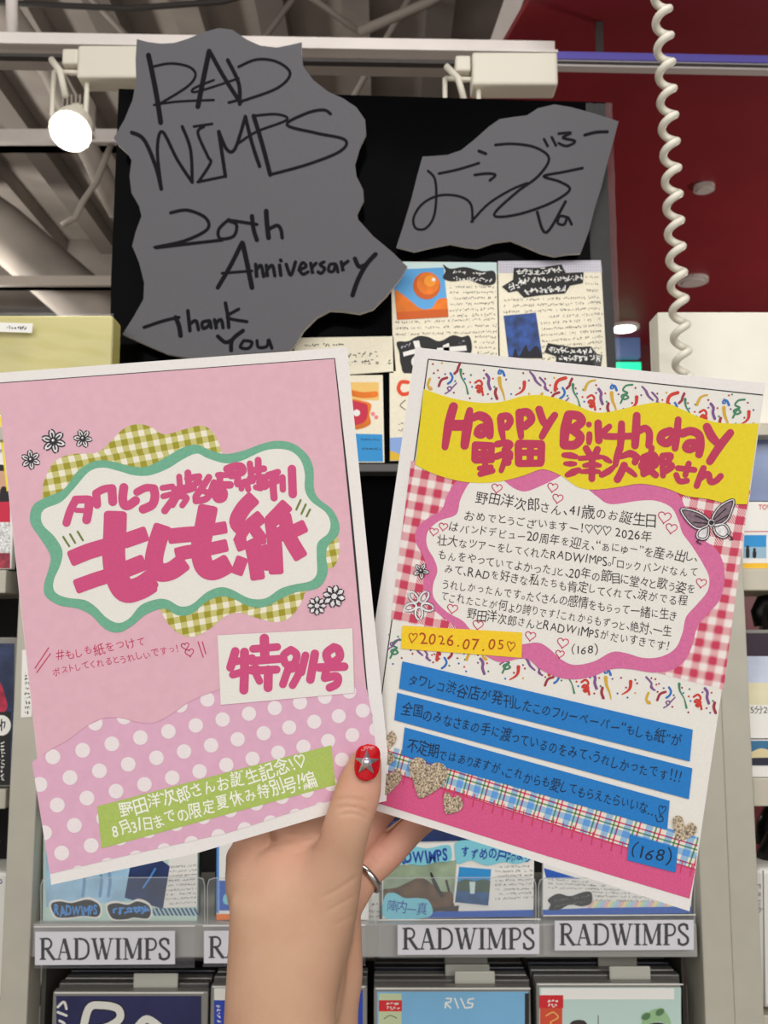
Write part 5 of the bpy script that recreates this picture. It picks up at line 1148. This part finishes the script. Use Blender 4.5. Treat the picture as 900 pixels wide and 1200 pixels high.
aqua_cut([(535, 986), (560, 984), (590, 984), (622, 988), (626, 1004), (606, 1012), (590, 1010), (570, 1014), (552, 1008), (536, 1012), (533, 998)], 'すずめの戸締まり', (540, 998), (622, 1003), 16, .025)
aqua_cut([(451, 1050), (462, 1046), (474, 1052), (490, 1052), (503, 1056), (503, 1074), (452, 1076)], '陣内一真', (454, 1062), (500, 1066), 15, 0.0)
c = card([(637, 962), (812, 975), (810, 1070), (636, 1073)], 'handmade card with a diagonal rainbow stripe and a black banner, below the birthday flyer', RP, 'card', grp, paper_w, .006)
m = MB(); m.flat(RP, [(637, 1017), (680, 1030), (640, 1029)], royal, L_); m.flat(RP, [(636, 1066), (690, 1064), (810, 1062), (810, 1070), (636, 1073)], royal, L_ * 2)
rb = [mat('rb' + str(i), c_, .7) for i, c_ in enumerate([(236, 190, 190), (240, 226, 170), (186, 222, 206), (180, 206, 236)])]
for i in range(26): m.flat(RP, [(688 + i * 4.4, 1064), (692.4 + i * 4.4, 1064), (697 + i * 4.4, 1056), (692.6 + i * 4.4, 1056)], rb[i % 4], L_)
m.build('striped_print', c)
m = MB(); m.flat(RP, spline([(642, 1054), (654, 1047), (668, 1050), (684, 1045), (693, 1046), (693, 1058), (682, 1062), (668, 1060), (655, 1066), (643, 1066), (645, 1060)], True, 4), cut_black, L_ * 3); scrawl(m, RP, (648, 1056), (688, 1050), 4, ink_grey, L_ * 4, .8, 3); scrawl(m, RP, (650, 1062), (684, 1057), 4, ink_grey, L_ * 4, .8, 4); m.build('black_banner', c)
m = MB()
for i in range(6): scrawl(m, RP, (642 if i < 3 else 694, 1030 + i * 5), (690 + i * 18, 1034 + i * 4.4), 2.8, ink_grey, L_, .6, 120 + i)
m.build('handwriting', c)
# disc cases standing behind those cards
case_dark = mat('case_dark', (44, 46, 56), .25); case_clear = mat('case_edge', (132, 130, 124), .2); spine_w = mat('spine_white', (222, 220, 212), .5)
for px0, px1, lb in ((52, 233, 'dark disc case behind the card with pale blue figures'), (253, 436, 'dark disc case behind the card hidden by the wrist'), (449, 626, 'navy disc case peeping above the hill photo card'), (637, 812, 'dark disc case behind the striped card')):
    tag(bx(px0, 962, px1, py_at(ZS, .885), .885, .895, navy if px0 == 449 else case_dark, .0015).build('disc_case'), lb, 'disc case', 'disc cases behind the acrylic fences')
m = bx(428, 1010, 445, 1080, .874, .884, spine_w, .001); o = tag(m.build('disc_case'), 'white-spined disc case just right of the ring finger base', 'disc case', 'disc cases behind the acrylic fences')
pp = wall_plane(.8679); m = MB(); scrawl(m, pp, (436, 1060), (444, 1060), 4, ink_dark, .0001, 1, 1, 1); scrawl(m, pp, (432, 1068), (444, 1068), 3, ink_dark, .0001, .8, 2, 1); scrawl(m, pp, (432, 1074), (444, 1074), 3, ink_dark, .0001, .8, 3, 1); m.build('spine_print', o)

# ---- front row of discs below the rail
GY = .862; GP = wall_plane(GY - .0001)
def disc_front(px0, px1, ytop, label, cover, art):
    m = bx(px0, ytop, px1, 1300, GY, GY + .010, case_clear, .0012); o = tag(m.build('disc_case'), label, 'disc case', 'front discs below the label rail')
    m = MB(); m.flat(GP, [(px0 + 4, ytop + 5), (px1 - 5, ytop + 5), (px1 - 5, 1296), (px0 + 4, 1296)], cover, .0001); m.ink(GP, [(px0 + 3, ytop + 1.5), (px1 - 3, ytop + 1.5)], 1.6, spine_w, .0001, smooth=False); art(m); m.build('cover_print', o); return o
def stack(px0, px1, ytop, n, tabs, who):
    for i in range(n):
        Y = GY + .016 + i * .0155; k = Y / GY
        zt = P(0, ytop, GY).z; xa, xb = P(px0, ytop, GY).x, P(px1, ytop, GY).x
        m = MB(); m.box((xa, Y, P(0, 1300, GY).z), (xb, Y + .0098, zt - .001 * (i % 2)), [mat('case_edge_grey', (96, 94, 90), .3), case_clear, case_dark][i % 3], .001)
        tag(m.build('disc_case'), 'thin disc case filed behind the ' + who + ' disc', 'disc case', 'discs filed behind the ' + who + ' disc')
    for j, (tx0, tx1, dy, Yi) in enumerate(tabs):
        Y = GY + .0112 + Yi * .0155; zt = P(0, ytop, GY).z; xa, xb = P(tx0, ytop, GY).x, P(tx1, ytop, GY).x
        m = MB(); m.box((xa, Y, zt - .10), (xb, Y + .0025, zt + dy), mat('tab_grey', (190, 188, 176), .5), .002)
        tag(m.build('divider_tab'), 'grey divider tab standing up behind the ' + who + ' disc', 'divider', 'divider tabs behind the ' + who + ' disc')
def art1(m):
    for w, p in [(9, [(96, 1215), (104, 1182), (120, 1178), (138, 1182), (140, 1194), (124, 1204), (104, 1206)])]: m.ink(GP, p, w + 3, cut_black, .0002); m.ink(GP, p, w, spine_w, .0003)
    m.ink(GP, [(160, 1205), (172, 1194), (188, 1204)], 9, spine_w, .0003)
    for i, p in enumerate([[(68, 1180), (75, 1174), (78, 1182)], [(68, 1186), (78, 1190)], [(70, 1196), (76, 1200), (70, 1204)]]): m.ink(GP, p, 3, spine_w, .0003)
disc_front(62, 241, 1162, 'navy disc with a big white letter on its cover, far left below the rail', mat('cover_navy', (38, 40, 84), .35, grain=.2, scale=25), art1)
stack(62, 241, 1160, 3, [(152, 205, .0095, 0)], 'navy')
def art2(m): m.flat(GP, [(251, 1158), (300, 1158), (300, 1172), (251, 1172)], spine_w, .0002); scrawl(m, GP, (256, 1178), (256, 1230), 5, spine_w, .0003, 1.2, 4)
disc_front(247, 430, 1155, 'blue disc with a white top band, mostly hidden behind the wrist', mat('cover_blue', (40, 66, 168), .35), art2)
stack(247, 430, 1152, 2, [], 'blue')
obi_red = mat('obi_red', (206, 34, 40), .5); obi_green = mat('obi_green', (190, 200, 160), .5)
def art3(m):
    m.flat(GP, [(444, 1164), (470.5, 1164), (470.5, 1296), (443, 1296)], obi_green, .0002); m.flat(GP, [(444, 1172), (471, 1172), (471, 1185), (444, 1185)], obi_red, .0003); scrawl(m, GP, (453, 1176), (465, 1176), 4, spine_w, .0004, 1.2, 1, 1); scrawl(m, GP, (453, 1181), (465, 1181), 4, spine_w, .0004, 1.2, 2, 1); m.ink(GP, [(450, 1194), (457, 1190), (465, 1193)], .8, ink_dark, .0003)
    for p in ([(523, 1170), (529, 1170), (528, 1174), (522, 1175), (528, 1181)], [(533, 1170), (537, 1181)], [(540, 1170), (545, 1181)], [(555, 1170), (549, 1171), (548, 1175), (554, 1176), (553, 1180), (546, 1181)]): m.ink(GP, p, 1.7, paper_w, .0003, smooth=False)
    m.ink(GP, [(522, 1176), (522, 1181)], 1.7, paper_w, .0003); m.flat(GP, [(615, 1164), (620, 1164), (620, 1296), (615, 1296)], ink_dark, .0002)
disc_front(438, 624, 1157, 'sky-blue disc with small white lettering and a red-topped paper band', mat('cover_sky', (122, 178, 216), .3, grain=.08, scale=12), art3)
stack(438, 624, 1156, 7, [(534, 582, .0085, 0), (524, 578, .009, 1), (526, 580, .006, 3)], 'sky-blue')
def art4(m):
    m.flat(GP, [(634, 1158), (790, 1158), (790, 1171), (634, 1171)], paper_w, .0002); m.flat(GP, [(633, 1168), (659, 1168), (658, 1296), (632, 1296)], mat('obi_orange', (208, 76, 48), .5), .0003); m.flat(GP, [(632, 1166), (660, 1166), (660, 1181), (632, 1181)], obi_red, .0004); scrawl(m, GP, (642, 1173), (653, 1173), 4, paper_w, .0005, 1.2, 1, 1); scrawl(m, GP, (642, 1178), (653, 1178), 4, paper_w, .0005, 1.2, 2, 1)
    m.ink(GP, spline([(640, 1190), (648, 1186), (654, 1192), (645, 1198), (652, 1204)], False, 3), 1.2, dyel, .0005)
    m.flat(GP, spline([(668, 1206), (669, 1198), (677, 1195), (686, 1197), (688, 1206)], True, 4), mat('hair_dark', (54, 44, 42), .6), .0003); m.ink(GP, [(701, 1190), (701, 1204)], 1, ink_grey, .0003)
    gr = mat('cap_green', (150, 186, 140), .6); m.flat(GP, spline([(752, 1203), (756, 1190), (768, 1182), (780, 1186), (786, 1200), (770, 1197)], True, 4), gr, .0003); m.flat(GP, spline([(754, 1212), (756, 1203), (770, 1198), (786, 1203), (788, 1212)], True, 4), mat('hair_dark', (54, 44, 42), .6), .00035)
    for ex, ey in ((757, 1191), (773, 1186)): m.flat(GP, disc(ex, ey, 6, 14, 4.4, -.5), mat('goggle_green', (84, 122, 84), .4), .0004); m.ink(GP, disc(ex, ey, 6, 14, 4.4, -.5), 1.1, gr, .0005, smooth=False, closed=True)
disc_front(628, 803, 1152, 'pale mint disc showing a green cap with goggles, far right below the rail', mat('cover_mint', (190, 214, 206), .35), art4)
stack(628, 803, 1150, 8, [(718, 767, .0085, 0), (714, 762, .0075, 2), (710, 757, .006, 4), (702, 748, .0045, 6)], 'pale mint')

# ---- stock on the right rack
SY = .866; QP = wall_plane(SY - .0001)
def item(name, px0, py0, px1, py1, mt, label, cat, group=None, Y=SY, dep=.01, bev=.001): 
    a, b = P(px0, py0, Y), P(px1, py1, Y); m = MB(); lo, hi = (RP1 + .001, 9) if px1 > 450 else (-9, ML0 - .002)
    m.box((max(a.x, lo), Y, b.z), (min(b.x, hi), Y + dep, a.z), mt, bev); return tag(m.build(name), label, cat, group)
g_r = 'discs on the right rack'
o = item('disc_case', 856, 510, 1010, 588, case_clear, 'blue-grey disc case peeping out right of the yellow banner', 'disc case', g_r, Y=.885)
pp = wall_plane(.8849); m = MB(); m.flat(pp, [(859, 512), (1006, 512), (1006, 587), (859, 587)], mat('cover_haze', (128, 146, 186), .25, grain=.2, scale=18), .0001); m.build('cover_print', o)
o = item('paper_sleeve', 866, 588, 1010, 667, paper_w, 'white paper sleeve with a small sea photo and yellow foot, at the right edge', 'sleeve')
m = MB(); write(m, QP, 'TOW', (889, 594), (906, 594), 8, mat('ink_scarlet', (214, 70, 60), .6), .0001, bold=.02, jit=.0, gap=.05); m.ink(QP, [(866, 623), (1010, 622)], 1, dred, .0001, smooth=False); m.flat(QP, [(872, 627), (898, 627), (898, 654), (871, 654)], blue_p, .0001); m.flat(QP, [(872, 641), (898, 641), (898, 654), (871, 654)], mat('print_sea', (150, 186, 206), .6), .0002)
for fx, fh in ((876, 12), (884, 9)): m.ink(QP, [(fx, 653 - fh + 3), (fx, 652)], 4.4, ink_dark, .0003); m.flat(QP, disc(fx, 653 - fh, 1.8), ink_dark, .0003)
m.flat(QP, [(866, 660), (1010, 659), (1010, 666), (866, 666)], mat('foot_yellow', (244, 190, 40), .6), .0001); m.build('sleeve_print', o)
o = item('disc_case', 866, 738, 1010, 866, case_clear, 'tall disc with dark purple top and hazy pale cover on the right shelf', 'disc case', g_r)
m = MB(); m.flat(QP, [(866, 742), (1010, 742), (1010, 769), (866, 769)], mat('cover_plum', (44, 24, 44), .3), .0001); m.flat(QP, [(866, 769), (1010, 769), (1010, 800), (866, 800)], mat('cover_pale', (196, 204, 222), .3, grain=.15, scale=30), .0001); m.flat(QP, [(866, 800), (1010, 800), (1010, 826), (866, 826)], mat('cover_straw', (222, 214, 178), .4, grain=.1, scale=30), .0001); m.flat(QP, [(868, 826), (1010, 826), (1010, 865), (869, 865)], paper_w, .0001); write(m, QP, '75分20秒', (874, 831.5), (915, 832), 10, ink_dark, .0002, jit=0, gap=.06); m.build('cover_print', o)
o = item('picture_card', 872, 867, 1010, 911, paper_w, 'small card with a dusk horizon photo just above the right shelf edge', 'card', Y=.864)
pp = wall_plane(.8639); m = MB(); m.flat(pp, [(873, 868), (1010, 867), (1010, 884), (873, 885)], mat('print_dawn', (52, 112, 152), .5), .0001); m.flat(pp, spline([(873, 885), (885, 879), (893, 877), (905, 880), (920, 884)], False, 3) + [(920, 892), (873, 892)], mat('print_glow', (222, 206, 160), .5), .0002); m.flat(pp, [(873, 889), (885, 888), (1010, 886), (1010, 897), (874, 897)], mat('print_horizon', (28, 32, 52), .5), .0003); m.build('photo_print', o)
m = MB(); m.tube([P(892, 733, .93), P(888, 716, .93), P(892, 706, .93), P(915, 702, .93), P(950, 704, .93)], .007, mat('cable_black', (14, 14, 14), .4), 10); tag(m.build('headphone_band', smooth=True), 'black curved headphone band in the dark gap of the right rack', 'headphones')
m = MB(); m.tube([P(900, 990, .93), P(902, 966, .93), P(905, 955, .93), P(940, 950, .93)], .012, mat('bag_black', (18, 18, 18), .3), 12); m.tube([P(905, 1012, .90), P(912, 992, .90), P(940, 988, .90)], .016, mat('bag_black', (18, 18, 18), .3), 12); tag(m.build('headphones', smooth=True), 'glossy black headphones lying under the right shelf edge', 'headphones')
o = item('boxed_set', 886, 1018, 1010, 1182, spine_w, 'white boxed set with pale grey vertical lettering, lower right corner', 'boxed set', None, Y=.86, dep=.06, bev=.004)
pp = wall_plane(.8599); m = MB(); rotw = MB()
for k, ch in enumerate('Lamp'):
    vs, fs, gx0, gx1 = glyph(ch, 0); h_ = 13
    p3 = [pp.pt(884.5 + (gy + .15) * h_ * -1 + 9, 1036 + k * 9.5 + (gx - gx0) * h_, .0001) for gx, gy in vs]
    m.add(p3, [orient(p3, f, pp.n) for f in fs], mat('ink_pale', (140, 140, 146), .6))
m.flat(pp, [(893.5, 1020), (895, 1020), (897, 1180), (895.5, 1180)], case_clear, .0001); m.build('spine_lettering', o)

# ---- stock on the left rack
o = item('disc_case', -160, 486, 13, 667, paper_w, 'disc cover with a red and glittery picture peeping out left of the pink flyer', 'disc case', 'discs on the left rack')
m = MB(); m.flat(QP, [(-100, 540), (12, 545), (12, 552), (-100, 552)], ink_dark, .0001); m.flat(QP, [(-100, 552), (12, 552), (12, 592), (-100, 592)], mat('print_tan', (206, 160, 130), .6), .0001); m.flat(QP, spline([(0, 575), (6, 570), (11, 580), (10, 600), (0, 600)], True, 3), ink_dark, .0002); m.flat(QP, [(-100, 590), (12, 588), (12, 612), (-100, 612)], dred, .0003); m.flat(QP, [(-100, 612), (12, 612), (12, 648), (-100, 648)], mat('print_sparkle', (210, 210, 208), .4, grain=.4, scale=500), .0002); m.flat(QP, [(-100, 648), (12, 648), (12, 666), (-100, 666)], mat('print_claret', (150, 40, 60), .5, grain=.4, scale=300), .0002); m.flat(QP, [(-2, 488), (3, 488), (11, 575), (8, 576)], mat('edge_yellow', (240, 214, 40), .6), .0004); scrawl(m, QP, (-20, 528), (3, 529), 5, ink_dark, .0002, 1, 3); m.build('cover_print', o)
o = item('disc_case', -160, 747, 19, 922, case_clear, 'dark blue disc with a red glow at the left edge, beside the grey post', 'disc case', 'discs on the left rack')
m = MB(); m.flat(QP, [(-150, 754), (17, 754), (15, 920), (-150, 920)], mat('cover_space', (42, 52, 84), .3, grain=.4, scale=60), .0001); m.flat(QP, spline([(-60, 780), (-10, 790), (6, 815), (2, 836), (-60, 840)], True, 4), mat('print_nebula', (166, 34, 62), .5, grain=.4, scale=120), .0002); m.flat(QP, [(-150, 838), (13, 834), (11, 920), (-150, 920)], cut_black, .0003); m.flat(QP, disc(2, 850, 11, 20, 12), paper_w, .0004); m.ink(QP, [(2, 843), (2, 856)], 1.6, ink_dark, .0005); m.ink(QP, [(-3, 846), (-1, 852), (2, 848), (6, 846), (5, 853)], 1.4, ink_dark, .0005); scrawl(m, QP, (3, 868), (3, 912), 5, paper_w, .0004, .9, 6); m.build('cover_print', o)
m = MB(); m.tube([P(-40, 966, .90), P(-22, 975, .90), P(-17, 988, .90), P(-25, 1000, .90), P(-50, 1006, .90)], .013, mat('bag_black', (18, 18, 18), .3), 12); tag(m.build('headphones', smooth=True), 'glossy black headphones on the lower left rack', 'headphones')
o = item('boxed_set', -160, 1022, 3.5, 1192, spine_w, 'white box with a purple mark in the lower left corner', 'boxed set', None, Y=.864, dep=.05, bev=.003)
pp = wall_plane(.8639); m = MB(); m.ink(pp, disc(-1, 1033, 3.4, 14, 2.4), 1.4, mat('ink_violet', (88, 70, 140), .6), .0001, smooth=False, closed=True); m.ink(pp, [(-30, 1170), (1, 1170)], 2, ink_dark, .0001); m.build('box_print', o)
pp = wall_plane(.8495); m = MB(); m.prism(pp, [(26, 762), (38, 760), (37, 840), (24.5, 841)], .0003, paper_w)
for k in range(9): scrawl(m, pp, (29, 790 + k * 5.6), (34, 790 + k * 5.6), 4, ink_dark, .0001, 1.1, k, 1)
tag(m.build('price_strip'), 'narrow white paper strip with vertical black print stuck on the left post', 'label')
# green exit lamp and blue screen far back
o = bx(722, 424, 752, 440, 3.8, 3.85, mat('exit_green', (30, 190, 140), .5, emit=1.6), .004).build('exit_lamp'); tag(o, 'small glowing green lamp far back between the black board and the white box', 'lamp')
o = bx(721, 394, 751, 419, 3.8, 3.84, mat('screen_blue', (70, 90, 128), .5, emit=.5), .004).build('wall_screen'); tag(o, 'dim bluish screen glowing above the green lamp', 'screen')
